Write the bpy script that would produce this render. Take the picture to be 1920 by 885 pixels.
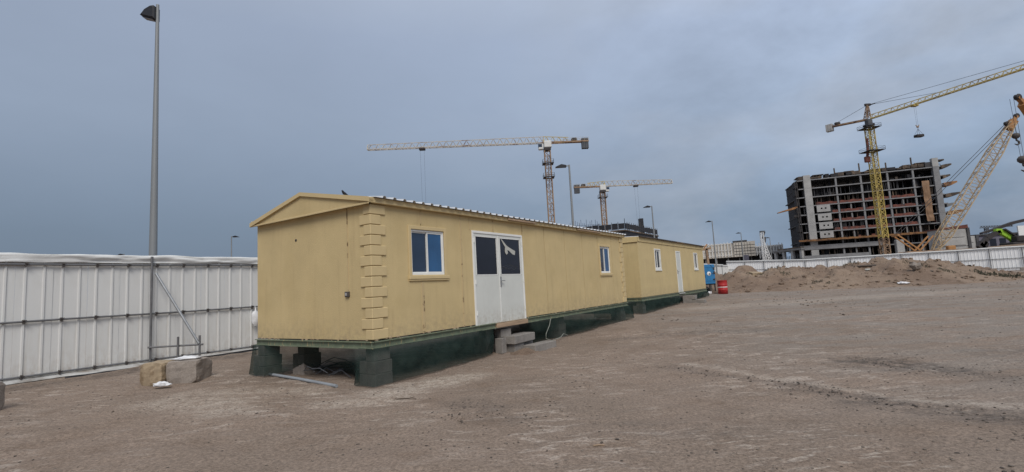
import bpy, math, random
from mathutils import Vector, Matrix, noise
random.seed(7)
S = bpy.context.scene
for o in list(bpy.data.objects): bpy.data.objects.remove(o)
COL = S.collection
R = math.radians

# ------------------------------------------------------------------ camera
FPX, PITCH, ROLL, CAMH = 932.4, 0.10145, 0.05468, 1.6
cam = bpy.data.cameras.new('camera'); cam.sensor_width = 36.0; cam.lens = 36.0*FPX/1920.0
cam.clip_start = 0.05; cam.clip_end = 4000
camo = bpy.data.objects.new('camera', cam); COL.objects.link(camo); S.camera = camo
camo.matrix_world = (Matrix.Translation((0, 0, CAMH)) @ Matrix.Rotation(math.pi/2+PITCH, 4, 'X') @ Matrix.Rotation(-ROLL, 4, 'Z'))

# ------------------------------------------------------------------ world: hazy overcast sky
SUN_EL, SUN_AZ = R(45), R(170)          # azimuth clockwise from +Y
w = bpy.data.worlds.new('World'); S.world = w; w.use_nodes = True
nt = w.node_tree; nt.nodes.clear()
def N_(t, **k):
    n = nt.nodes.new(t)
    for a, b in k.items(): setattr(n, a, b)
    return n
def L_(a, b): nt.links.new(a, b)
out = N_('ShaderNodeOutputWorld'); bg = N_('ShaderNodeBackground'); L_(bg.outputs[0], out.inputs[0])
sky = N_('ShaderNodeTexSky', sky_type='NISHITA', sun_disc=False, sun_elevation=SUN_EL, sun_rotation=SUN_AZ, dust_density=4.0, air_density=1.2)
skys = N_('ShaderNodeVectorMath', operation='SCALE'); skys.inputs['Scale'].default_value = 0.09; L_(sky.outputs[0], skys.inputs[0])
tc = N_('ShaderNodeTexCoord'); sp = N_('ShaderNodeSeparateXYZ'); L_(tc.outputs['Generated'], sp.inputs[0])
el = N_('ShaderNodeValToRGB'); L_(sp.outputs['Z'], el.inputs[0])
er = el.color_ramp; er.elements[0].position = 0.0; er.elements[0].color = (.150, .205, .290, 1)
er.elements[1].position = 1.0; er.elements[1].color = (.74, .79, .87, 1)
for p, c in ((.12, (.185, .245, .335, 1)), (.30, (.295, .362, .475, 1)), (.46, (.335, .400, .525, 1)), (.62, (.46, .52, .63, 1))):
    e = er.elements.new(p); e.color = c
# broad cloud masses and softer broken edges in the cloud layer
mp = N_('ShaderNodeMapping'); mp.inputs['Scale'].default_value = (1.0, 1.0, 2.3); mp.inputs['Location'].default_value = (3.1, .35, .2); L_(tc.outputs['Generated'], mp.inputs[0])
n1 = N_('ShaderNodeTexNoise'); n1.inputs['Scale'].default_value = 2.3; n1.inputs['Detail'].default_value = 7; n1.inputs['Roughness'].default_value = .55; n1.inputs['Distortion'].default_value = .1; L_(mp.outputs[0], n1.inputs['Vector'])
cr = N_('ShaderNodeValToRGB'); L_(n1.outputs['Fac'], cr.inputs[0])
cr.color_ramp.elements[0].position = .43; cr.color_ramp.elements[0].color = (0, 0, 0, 1)
cr.color_ramp.elements[1].position = .62; cr.color_ramp.elements[1].color = (1, 1, 1, 1)
side = N_('ShaderNodeMapRange', interpolation_type='SMOOTHSTEP'); L_(sp.outputs['X'], side.inputs[0])
side.inputs[1].default_value = -.35; side.inputs[2].default_value = .65; side.inputs[3].default_value = .04; side.inputs[4].default_value = .75
cm = N_('ShaderNodeMath', operation='MULTIPLY'); L_(cr.outputs[0], cm.inputs[0]); L_(side.outputs[0], cm.inputs[1])
# thinner cloud towards +X: the layer is a little paler there
lift = N_('ShaderNodeMapRange', interpolation_type='SMOOTHSTEP'); L_(sp.outputs['X'], lift.inputs[0])
lift.inputs[1].default_value = -.6; lift.inputs[2].default_value = .6; lift.inputs[3].default_value = .88; lift.inputs[4].default_value = 1.18
ls = N_('ShaderNodeVectorMath', operation='SCALE'); L_(el.outputs[0], ls.inputs[0]); L_(lift.outputs[0], ls.inputs['Scale'])
cl = N_('ShaderNodeMix', data_type='RGBA'); L_(cm.outputs[0], cl.inputs[0]); L_(ls.outputs[0], cl.inputs[6]); cl.inputs[7].default_value = (.375, .42, .50, 1)
n2 = N_('ShaderNodeTexNoise'); n2.inputs['Scale'].default_value = 3.6; n2.inputs['Detail'].default_value = 9; n2.inputs['Roughness'].default_value = .58; n2.inputs['Distortion'].default_value = .12
mp2 = N_('ShaderNodeMapping'); mp2.inputs['Scale'].default_value = (1.0, 1.0, 1.9); mp2.inputs['Rotation'].default_value = (0, R(-24), 0); mp2.inputs['Location'].default_value = (.4, 1.7, .9); L_(tc.outputs['Generated'], mp2.inputs[0]); L_(mp2.outputs[0], n2.inputs['Vector'])
ctr = N_('ShaderNodeMapRange'); L_(n2.outputs['Fac'], ctr.inputs[0]); ctr.inputs[1].default_value = .32; ctr.inputs[2].default_value = .68; ctr.inputs[3].default_value = -1; ctr.inputs[4].default_value = 1
amp = N_('ShaderNodeMapRange', interpolation_type='SMOOTHSTEP'); L_(sp.outputs['X'], amp.inputs[0]); amp.inputs[1].default_value = -.1; amp.inputs[2].default_value = .6; amp.inputs[3].default_value = .03; amp.inputs[4].default_value = .19
mod = N_('ShaderNodeMath', operation='MULTIPLY_ADD'); L_(ctr.outputs[0], mod.inputs[0]); L_(amp.outputs[0], mod.inputs[1]); mod.inputs[2].default_value = 1.0
cl2 = N_('ShaderNodeVectorMath', operation='SCALE'); L_(cl.outputs[2], cl2.inputs[0]); L_(mod.outputs[0], cl2.inputs['Scale'])
mx = N_('ShaderNodeMix', data_type='RGBA'); mx.inputs[0].default_value = .90
L_(skys.outputs[0], mx.inputs[6]); L_(cl2.outputs[0], mx.inputs[7])
L_(mx.outputs[2], bg.inputs[0]); bg.inputs[1].default_value = 0.80

# ------------------------------------------------------------------ sun through cloud, exposure
sun = bpy.data.lights.new('sun', 'SUN'); sun.energy = 1.5; sun.angle = R(28); sun.color = (1.0, .95, .88)
suno = bpy.data.objects.new('sun', sun); COL.objects.link(suno)
sd = Vector((math.sin(SUN_AZ)*math.cos(SUN_EL), math.cos(SUN_AZ)*math.cos(SUN_EL), math.sin(SUN_EL)))
suno.location = sd*60; suno.rotation_euler = sd.to_track_quat('Z', 'Y').to_euler()
vs = S.view_settings; vs.view_transform = 'Standard'; vs.look = 'None'; vs.exposure = 0.50; vs.gamma = 1; vs.use_curve_mapping = False

# ------------------------------------------------------------------ helpers
def ray(px, py):
    xi, ui = px-960, 442.5-py
    c, s = math.cos(ROLL), math.sin(ROLL)
    X, U = xi*c+ui*s, -xi*s+ui*c
    cp, sp_ = math.cos(PITCH), math.sin(PITCH)
    return Vector((X/FPX, cp-U/FPX*sp_, sp_+U/FPX*cp))
def at(px, py, Y):
    r = ray(px, py); return Vector((0, 0, CAMH))+r*(Y/r.y)
def proj_x(P):
    p = Vector(P)-Vector((0, 0, CAMH)); cp, sp_ = math.cos(PITCH), math.sin(PITCH); d = p.y*cp+p.z*sp_; u = -p.y*sp_+p.z*cp
    return 960+FPX*(p.x*math.cos(ROLL)-u*math.sin(ROLL))/d
def on_plane(px, py, P, n):
    r = ray(px, py); o = Vector((0, 0, CAMH)); return o+r*((P-o).dot(n)/r.dot(n))

# common frame of the cabins and the long fence: x along the cabins, y towards the fence
YAW = .58449
FX = Vector((math.sin(YAW), math.cos(YAW), 0)); FY = Vector((-FX.y, FX.x, 0)); F0 = Vector((-2.521, 8.821, 0)); FROT = math.pi/2-YAW
def W(u, n, z=0): return F0+FX*u+FY*n+Vector((0, 0, z))
def side_uz(px, py, n=0.0):
    q = on_plane(px, py, W(0, n), FY); d = q-F0; return d.dot(FX), q.z

class MB:
    def __init__(s): s.v = []; s.f = []; s.sm = []
    def add(s, vs, fs, smooth=False):
        b = len(s.v); s.v += [tuple(v) for v in vs]; s.f += [tuple(b+i for i in f) for f in fs]; s.sm += [smooth]*len(fs); return s
    def box(s, x0, x1, y0, y1, z0, z1, M=None):
        vs = [Vector((x, y, z)) for z in (z0, z1) for y in (y0, y1) for x in (x0, x1)]
        if M: vs = [M @ v for v in vs]
        return s.add(vs, [(0, 2, 3, 1), (4, 5, 7, 6), (0, 1, 5, 4), (2, 6, 7, 3), (0, 4, 6, 2), (1, 3, 7, 5)])
    def cbox(s, x0, x1, y0, y1, z0, z1, c=.01, M=None, jit=0):
        # box with chamfered edges
        vs = []; 
        for k, (X, Y, Z) in enumerate([(x, y, z) for z in (0, 1) for y in (0, 1) for x in (0, 1)]):
            px, py, pz = (x1 if X else x0), (y1 if Y else y0), (z1 if Z else z0)
            sx, sy, sz = (-c if X else c), (-c if Y else c), (-c if Z else c)
            j = [random.uniform(-jit, jit) for _ in range(3)]
            for d in ((0, sy, sz), (sx, 0, sz), (sx, sy, 0)):
                vs.append(Vector((px+d[0]+j[0], py+d[1]+j[1], pz+d[2]+j[2])))
        i = lambda X, Y, Z, a: ((Z*2+Y)*2+X)*3+a
        fs = []
        for X in (0, 1):
            q = [i(X, 0, 0, 0), i(X, 1, 0, 0), i(X, 1, 1, 0), i(X, 0, 1, 0)]; fs.append(q if X else q[::-1])
        for Y in (0, 1):
            q = [i(0, Y, 0, 1), i(0, Y, 1, 1), i(1, Y, 1, 1), i(1, Y, 0, 1)]; fs.append(q if Y else q[::-1])
        for Z in (0, 1):
            q = [i(0, 0, Z, 2), i(1, 0, Z, 2), i(1, 1, Z, 2), i(0, 1, Z, 2)]; fs.append(q if Z else q[::-1])
        for Y in (0, 1):
            for Z in (0, 1): fs.append((i(0, Y, Z, 1), i(1, Y, Z, 1), i(1, Y, Z, 2), i(0, Y, Z, 2)))
        for X in (0, 1):
            for Z in (0, 1): fs.append((i(X, 0, Z, 0), i(X, 1, Z, 0), i(X, 1, Z, 2), i(X, 0, Z, 2)))
            for Y in (0, 1): fs.append((i(X, Y, 0, 0), i(X, Y, 1, 0), i(X, Y, 1, 1), i(X, Y, 0, 1)))
        for X in (0, 1):
            for Y in (0, 1):
                for Z in (0, 1): fs.append((i(X, Y, Z, 0), i(X, Y, Z, 1), i(X, Y, Z, 2)))
        if M: vs = [M @ v for v in vs]
        return s.add(vs, fs)
    def bar(s, p, q, w, h=None, up=Vector((0, 0, 1))):
        p, q = Vector(p), Vector(q); h = h or w; d = (q-p)
        if d.length < 1e-6: return s
        d.normalize()
        if abs(d.dot(up)) > .98: up = Vector((1, 0, 0))
        a = d.cross(up).normalized(); b = a.cross(d)
        vs = [c+a*(x*w/2)+b*(y*h/2) for c in (p, q) for x, y in ((-1, -1), (1, -1), (1, 1), (-1, 1))]
        return s.add(vs, [(0, 1, 5, 4), (1, 2, 6, 5), (2, 3, 7, 6), (3, 0, 4, 7), (3, 2, 1, 0), (4, 5, 6, 7)])
    def tube(s, p, q, r0, r1=None, n=10, caps=True):
        return s.path([p, q], [r0, r0 if r1 is None else r1], n, caps)
    def path(s, pts, rs, n=8, caps=True):
        pts = [Vector(p) for p in pts]; rs = rs if isinstance(rs, (list, tuple)) else [rs]*len(pts)
        vs = []; fs = []; ref = None
        for k, p in enumerate(pts):
            d = (pts[min(k+1, len(pts)-1)]-pts[max(k-1, 0)]).normalized()
            if ref is None: ref = Vector((0, 0, 1)) if abs(d.z) < .9 else Vector((1, 0, 0))
            a = d.cross(ref).normalized(); b = a.cross(d).normalized(); ref = b
            for j in range(n):
                t = 2*math.pi*j/n; vs.append(p+(a*math.cos(t)+b*math.sin(t))*rs[k])
        for k in range(len(pts)-1):
            for j in range(n): fs.append((k*n+j, k*n+(j+1) % n, (k+1)*n+(j+1) % n, (k+1)*n+j))
        s.add(vs, fs, True)
        if caps:
            s.add([vs[j] for j in range(n)][::-1], [tuple(range(n))]); s.add(vs[-n:], [tuple(range(n))])
        return s
    def prism(s, prof, f0, f1):
        # prof: 2-D outline, f0/f1 map (a,b) -> point on either end
        n = len(prof); vs = [f0(*p) for p in prof]+[f1(*p) for p in prof]
        return s.add(vs, [tuple(range(n))[::-1], tuple(range(n, 2*n))]+[(i, (i+1) % n, n+(i+1) % n, n+i) for i in range(n)])
    def lathe(s, prof, c=(0, 0, 0), n=24, smooth=True):
        vs = []; fs = []
        for r, z in prof:
            for j in range(n):
                t = 2*math.pi*j/n; vs.append((c[0]+r*math.cos(t), c[1]+r*math.sin(t), c[2]+z))
        for k in range(len(prof)-1):
            for j in range(n): fs.append((k*n+j, k*n+(j+1) % n, (k+1)*n+(j+1) % n, (k+1)*n+j))
        return s.add(vs, fs, smooth)
    def mesh(s, name):
        me = bpy.data.meshes.new(name); me.from_pydata(s.v, [], s.f); me.polygons.foreach_set('use_smooth', s.sm); me.update(); return me
    def build(s, name, mat, parent=None, loc=None, rz=None):
        o = bpy.data.objects.new(name, s.mesh(name)); o.data.materials.append(mat); COL.objects.link(o)
        if parent: o.parent = parent
        if loc is not None: o.location = loc
        if rz is not None: o.rotation_euler.z = rz
        return o
def tag(o, label, cat, group=None, kind=None):
    if label: o['label'] = label
    if cat: o['category'] = cat
    if group: o['group'] = group
    if kind: o['kind'] = kind
    return o
def thing(name, label, cat, loc=(0, 0, 0), rz=0, group=None):
    o = bpy.data.objects.new(name, None); COL.objects.link(o); o.location = loc; o.rotation_euler.z = rz
    o.empty_display_size = .2
    return tag(o, label, cat, group)
def lattice(m, p0, p1, w0, w1=None, seg=10, r=.06, rc=None, up=Vector((0, 0, 1)), x=False):
    """square lattice beam from p0 to p1"""
    p0, p1 = Vector(p0), Vector(p1); w1 = w0 if w1 is None else w1; rc = rc or r*1.8
    d = (p1-p0).normalized()
    if abs(d.dot(up)) > .97: up = Vector((0, 1, 0))
    a = d.cross(up).normalized(); b = a.cross(d)
    cs = ((-1, -1), (1, -1), (1, 1), (-1, 1))
    P = lambda t, k: p0.lerp(p1, t)+(a*cs[k][0]+b*cs[k][1])*((w0+(w1-w0)*t)/2)
    for k in range(4): m.bar(P(0, k), P(1, k), rc)
    for i in range(seg):
        t0, t1 = i/seg, (i+1)/seg
        for k in range(4):
            k2 = (k+1) % 4
            m.bar(P(t0, k if i % 2 else k2), P(t1, k2 if i % 2 else k), r)
            if x: m.bar(P(t0, k2 if i % 2 else k), P(t1, k if i % 2 else k2), r)
            m.bar(P(t1, k), P(t1, k2), r)
    return m
def fbm(x, y, z=0, o=4): return noise.fractal(Vector((x, y, z)), .9, 2.1, o)
def ss(a, b, x):
    t = max(0, min(1, (x-a)/(b-a))); return t*t*(3-2*t)

# ------------------------------------------------------------------ materials
def mat(name, col, rough=.7, var=.12, vs=3.0, bump=.0, bs=60, col2=None, c2=(.5, .62), c2s=2.0, metal=0, spec=.4, stretch=(1, 1, 1), fine=.0, streak=None, splash=None):
    m = bpy.data.materials.new(name); m.use_nodes = True; t = m.node_tree; b = t.nodes['Principled BSDF']
    b.inputs['Roughness'].default_value = rough; b.inputs['Metallic'].default_value = metal; b.inputs['Specular IOR Level'].default_value = spec
    tc = t.nodes.new('ShaderNodeTexCoord'); mp = t.nodes.new('ShaderNodeMapping'); mp.inputs['Scale'].default_value = stretch; t.links.new(tc.outputs['Object'], mp.inputs[0])
    def nz(sc, det=5, ro=.6):
        n = t.nodes.new('ShaderNodeTexNoise'); n.inputs['Scale'].default_value = sc; n.inputs['Detail'].default_value = det; n.inputs['Roughness'].default_value = ro
        t.links.new(mp.outputs[0], n.inputs['Vector']); return n.outputs['Fac']
    def mrange(src, a, b_, c, d):
        n = t.nodes.new('ShaderNodeMapRange'); t.links.new(src, n.inputs[0])
        for i, v in enumerate((a, b_, c, d)): n.inputs[i+1].default_value = v
        return n.outputs[0]
    rgb = t.nodes.new('ShaderNodeRGB'); rgb.outputs[0].default_value = (*col, 1); cur = rgb.outputs[0]
    if col2:
        x = t.nodes.new('ShaderNodeMix'); x.data_type = 'RGBA'; t.links.new(mrange(nz(c2s, 6), c2[0], c2[1], 0, 1), x.inputs[0]); t.links.new(cur, x.inputs[6]); x.inputs[7].default_value = (*col2, 1); cur = x.outputs[2]
    if streak:
        m2 = t.nodes.new('ShaderNodeMapping'); m2.inputs['Scale'].default_value = (7, 7, .55); t.links.new(tc.outputs['Object'], m2.inputs[0])
        n = t.nodes.new('ShaderNodeTexNoise'); n.inputs['Scale'].default_value = 1.0; n.inputs['Detail'].default_value = 7; n.inputs['Roughness'].default_value = .65; t.links.new(m2.outputs[0], n.inputs['Vector'])
        x = t.nodes.new('ShaderNodeMix'); x.data_type = 'RGBA'; t.links.new(mrange(n.outputs['Fac'], .54, .80, 0, streak[1]), x.inputs[0]); t.links.new(cur, x.inputs[6]); x.inputs[7].default_value = (*streak[0], 1); cur = x.outputs[2]
    if splash:
        sx = t.nodes.new('ShaderNodeSeparateXYZ'); t.links.new(tc.outputs['Object'], sx.inputs[0]); g = mrange(sx.outputs[2], splash[1], splash[2], 1, 0)
        q = t.nodes.new('ShaderNodeMath'); q.operation = 'MULTIPLY'; t.links.new(g, q.inputs[0]); t.links.new(mrange(nz(9, 7, .7), .40, .68, 0, .75), q.inputs[1])
        x = t.nodes.new('ShaderNodeMix'); x.data_type = 'RGBA'; t.links.new(q.outputs[0], x.inputs[0]); t.links.new(cur, x.inputs[6]); x.inputs[7].default_value = (*splash[0], 1); cur = x.outputs[2]
    if var:
        x = t.nodes.new('ShaderNodeVectorMath'); x.operation = 'SCALE'; t.links.new(cur, x.inputs[0]); t.links.new(mrange(nz(vs, 6), .3, .7, 1-var, 1+var), x.inputs['Scale']); cur = x.outputs[0]
    if fine:
        x = t.nodes.new('ShaderNodeVectorMath'); x.operation = 'SCALE'; t.links.new(cur, x.inputs[0]); t.links.new(mrange(nz(bs*1.3, 3), .3, .7, 1-fine, 1+fine), x.inputs['Scale']); cur = x.outputs[0]
    t.links.new(cur, b.inputs['Base Color'])
    if bump:
        bn = t.nodes.new('ShaderNodeBump'); bn.inputs['Strength'].default_value = bump; bn.inputs['Distance'].default_value = .01
        t.links.new(nz(bs, 4), bn.inputs['Height']); t.links.new(bn.outputs[0], b.inputs['Normal'])
    return m
M = {}
CREAM = (.555, .43, .222)
M['wall'] = mat('cream_textured_paint', CREAM, .75, .07, 1.2, .55, 55, col2=(.505, .385, .19), c2=(.5, .75), c2s=.9, fine=.06, streak=((.40, .29, .15), .55), splash=((.33, .25, .155), .8, 1.25))
M['wall2'] = mat('cream_paint_second_cabin', (.55, .43, .22), .75, .07, 1.0, .7, 30, col2=(.47, .36, .20), c2=(.56, .8), c2s=1.1, streak=((.40, .29, .15), .5), splash=((.33, .25, .155), .85, 1.3))
M['trim'] = mat('cream_trim_paint', (.565, .44, .235), .7, .06, 2.0, .15, 50)
M['strip'] = mat('joint_cover_strip', (.50, .38, .205), .75, .05, 3, .2, 40, col2=(.15, .095, .045), c2=(.545, .62), c2s=4)
M['joint'] = mat('rusty_joint_filler', (.20, .135, .065), .85, .3, 4, col2=(.40, .30, .16), c2=(.45, .55), c2s=2.5)
M['upvc'] = mat('white_window_plastic', (.74, .74, .71), .4, .05, 3)
M['door'] = mat('white_door_paint', (.60, .61, .57), .5, .05, 1.5, .05, 30, col2=(.52, .52, .49), c2=(.6, .8), c2s=2, streak=((.45, .43, .38), .4), splash=((.36, .31, .24), .76, 1.2))
M['glass'] = mat('dark_blue_window_glass', (.012, .028, .060), .06, .2, 2, spec=.8)
M['glass_blue'] = mat('blue_window_film', (.022, .085, .20), .16, .25, 1.3, spec=.6)
M['glass_dark'] = mat('black_door_glass', (.009, .010, .018), .12, .3, 2, spec=.45)
M['beam'] = mat('olive_green_floor_beam', (.155, .185, .125), .6, .2, 3, .1, 30, col2=(.40, .32, .17), c2=(.60, .66), c2s=9, stretch=(2.5, 2.5, .6))
M['block'] = mat('grey_concrete_block', (.235, .215, .195), .95, .18, 4, .8, 70, fine=.25)
M['block_tan'] = mat('tan_concrete_block', (.33, .255, .17), .95, .2, 5, .8, 60, col2=(.22, .16, .10), c2=(.52, .62), c2s=6)
M['block_weight'] = mat('grey_brown_cast_concrete', (.27, .232, .20), .95, .15, 4, .9, 45, fine=.2)
M['steel'] = mat('galvanised_steel', (.30, .31, .32), .45, .15, 4, .05, 40, metal=.5)
M['rail'] = mat('dull_scaffold_pipe', (.155, .155, .16), .55, .2, 5, .05, 40, metal=.3)
M['clamp'] = mat('rusty_clamp', (.075, .065, .06), .7, .25, 20)
M['sheet'] = mat('white_hoarding_sheet', (.62, .62, .605), .5, .05, 1.5, .04, 25, col2=(.50, .48, .44), c2=(.56, .78), c2s=.8, stretch=(1, 1, .35), streak=((.44, .40, .34), .45), splash=((.36, .30, .24), .1, .75))
M['sheet_far'] = mat('bright_white_hoarding', (.80, .80, .80), .5, .05, .6, streak=((.60, .57, .52), .3))
M['tarp'] = mat('white_tarpaulin', (.64, .64, .625), .6, .08, 3, .3, 18)
M['tarp_dirty'] = mat('dirty_tarpaulin', (.46, .455, .44), .7, .25, 1.5, .4, 14, col2=(.26, .23, .20), c2=(.5, .66), c2s=2.2)
M['pole'] = mat('grey_lamp_post', (.24, .25, .255), .5, .08, 1.5, stretch=(1, 1, .2), metal=.2)
M['black'] = mat('black_housing', (.016, .016, .02), .45, .2, 3)
M['roof'] = mat('white_roof_sheet', (.60, .61, .62), .4, .12, 2, metal=.15)
M['rope'] = mat('steel_rope', (.05, .05, .055), .6, .1)
M['plastic'] = mat('white_plastic_bag', (.68, .68, .69), .45, .08, 9, .3, 30)
M['wood'] = mat('weathered_timber', (.36, .255, .17), .85, .25, 3, .3, 30, stretch=(.6, 6, 6))
M['pvc'] = mat('grey_conduit_pipe', (.26, .28, .30), .5, .1)
def leafy(name, c): return mat(name, c, .8, .35, 8)
M['shrub'] = leafy('dusty_green_scrub', (.075, .072, .048))
M['crane_y'] = mat('crane_yellow_paint', (.47, .36, .10), .6, .2, .3, col2=(.20, .14, .06), c2=(.5, .68), c2s=.6)
M['crane_pale'] = mat('pale_weathered_crane_paint', (.46, .42, .36), .6, .2, .3, col2=(.20, .12, .08), c2=(.52, .66), c2s=.35)
M['crane_rust'] = mat('orange_brown_crane_paint', (.33, .215, .13), .65, .25, .5, col2=(.10, .062, .045), c2=(.48, .62), c2s=.5)
M['crane_dark'] = mat('dark_crane_deck', (.035, .03, .03), .7, .3, .5)
M['crane_white'] = mat('white_crane_machinery', (.62, .62, .60), .5, .1, 1)
M['cwt'] = mat('counterweight_concrete', (.085, .09, .10), .85, .2, .8)
M['orange'] = mat('crawler_crane_orange', (.40, .20, .075), .6, .2, .4, col2=(.16, .085, .05), c2=(.55, .7), c2s=.7)
M['orange_pale'] = mat('faded_orange_boom', (.44, .33, .20), .65, .2, .5)
M['conc'] = mat('pale_site_concrete', (.36, .355, .345), .9, .16, .4, .2, 6)
M['conc_mid'] = mat('grey_column_concrete', (.22, .22, .225), .9, .2, .5)
M['conc_slab'] = mat('slab_edge_concrete', (.19, .187, .185), .9, .2, .5)
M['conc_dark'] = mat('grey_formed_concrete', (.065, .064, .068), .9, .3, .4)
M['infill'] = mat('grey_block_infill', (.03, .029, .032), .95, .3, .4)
M['form'] = mat('stained_formwork', (.075, .06, .05), .9, .35, .5, col2=(.17, .12, .08), c2=(.5, .65), c2s=.5)
M['net_red'] = mat('faded_red_safety_net', (.155, .055, .04), .9, .3, .6, col2=(.06, .04, .04), c2=(.5, .62), c2s=.8)
M['net_orange'] = mat('orange_edge_net', (.33, .17, .075), .9, .3, .5, col2=(.15, .08, .05), c2=(.5, .65), c2s=.6)
M['drape'] = mat('tan_scaffold_sheet', (.25, .155, .095), .9, .15, .4, .6, 1.2, stretch=(1, 1, 3))
M['blue'] = mat('blue_painted_steel', (.025, .165, .36), .5, .15, 3, col2=(.02, .05, .10), c2=(.60, .66), c2s=4)
M['red'] = mat('red_drum_paint', (.42, .028, .03), .5, .15, 4, col2=(.22, .03, .03), c2=(.55, .7), c2s=5)
M['white'] = mat('white_paint', (.70, .70, .69), .6, .06, 2)
M['beige'] = mat('beige_cladding', (.53, .49, .43), .9, .14, .25, col2=(.42, .39, .35), c2=(.5, .7), c2s=.2)
M['lime'] = mat('lime_green_paint', (.25, .46, .035), .5, .15, .8)
M['purple'] = mat('grey_violet_cladding', (.13, .125, .16), .8, .25, .3)
M['rebar'] = mat('blue_grey_rebar', (.045, .065, .115), .7, .2)
M['bird'] = mat('dark_bird_feathers', (.03, .03, .035), .8, .2, 20)
M['paper'] = mat('torn_white_paper', (.44, .44, .40), .9, .15, 8)
M['stone'] = mat('grey_brown_stone', (.17, .14, .115), .95, .3, 8, .4, 40)
M['clod'] = mat('dark_soil_clod', (.075, .062, .052), .95, .4, 12)
M['twig'] = mat('dry_twig', (.085, .06, .042), .9, .2)
M['cable'] = mat('pale_cable', (.30, .31, .27), .6, .1)

def net_material():
    m = bpy.data.materials.new('dark_green_shade_net'); m.use_nodes = True; t = m.node_tree; t.nodes.clear()
    o = t.nodes.new('ShaderNodeOutputMaterial'); mix = t.nodes.new('ShaderNodeMixShader'); tr = t.nodes.new('ShaderNodeBsdfTransparent'); df = t.nodes.new('ShaderNodeBsdfDiffuse')
    tc = t.nodes.new('ShaderNodeTexCoord'); n = t.nodes.new('ShaderNodeTexNoise'); n.inputs['Scale'].default_value = 2.2; n.inputs['Detail'].default_value = 6; t.links.new(tc.outputs['Object'], n.inputs['Vector'])
    mr = t.nodes.new('ShaderNodeMapRange'); t.links.new(n.outputs['Fac'], mr.inputs[0])
    for i, v in enumerate((.3, .7, .50, .66)): mr.inputs[i+1].default_value = v
    cr = t.nodes.new('ShaderNodeValToRGB'); n2 = t.nodes.new('ShaderNodeTexNoise'); n2.inputs['Scale'].default_value = 7; n2.inputs['Detail'].default_value = 5; t.links.new(tc.outputs['Object'], n2.inputs['Vector']); t.links.new(n2.outputs['Fac'], cr.inputs[0])
    cr.color_ramp.elements[0].position = .3; cr.color_ramp.elements[0].color = (.022, .040, .036, 1); cr.color_ramp.elements[1].position = .8; cr.color_ramp.elements[1].color = (.045, .066, .056, 1)
    t.links.new(cr.outputs[0], df.inputs[0]); t.links.new(mr.outputs[0], mix.inputs[0]); t.links.new(tr.outputs[0], mix.inputs[1]); t.links.new(df.outputs[0], mix.inputs[2]); t.links.new(mix.outputs[0], o.inputs[0])
    return m
M['net'] = net_material()

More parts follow.
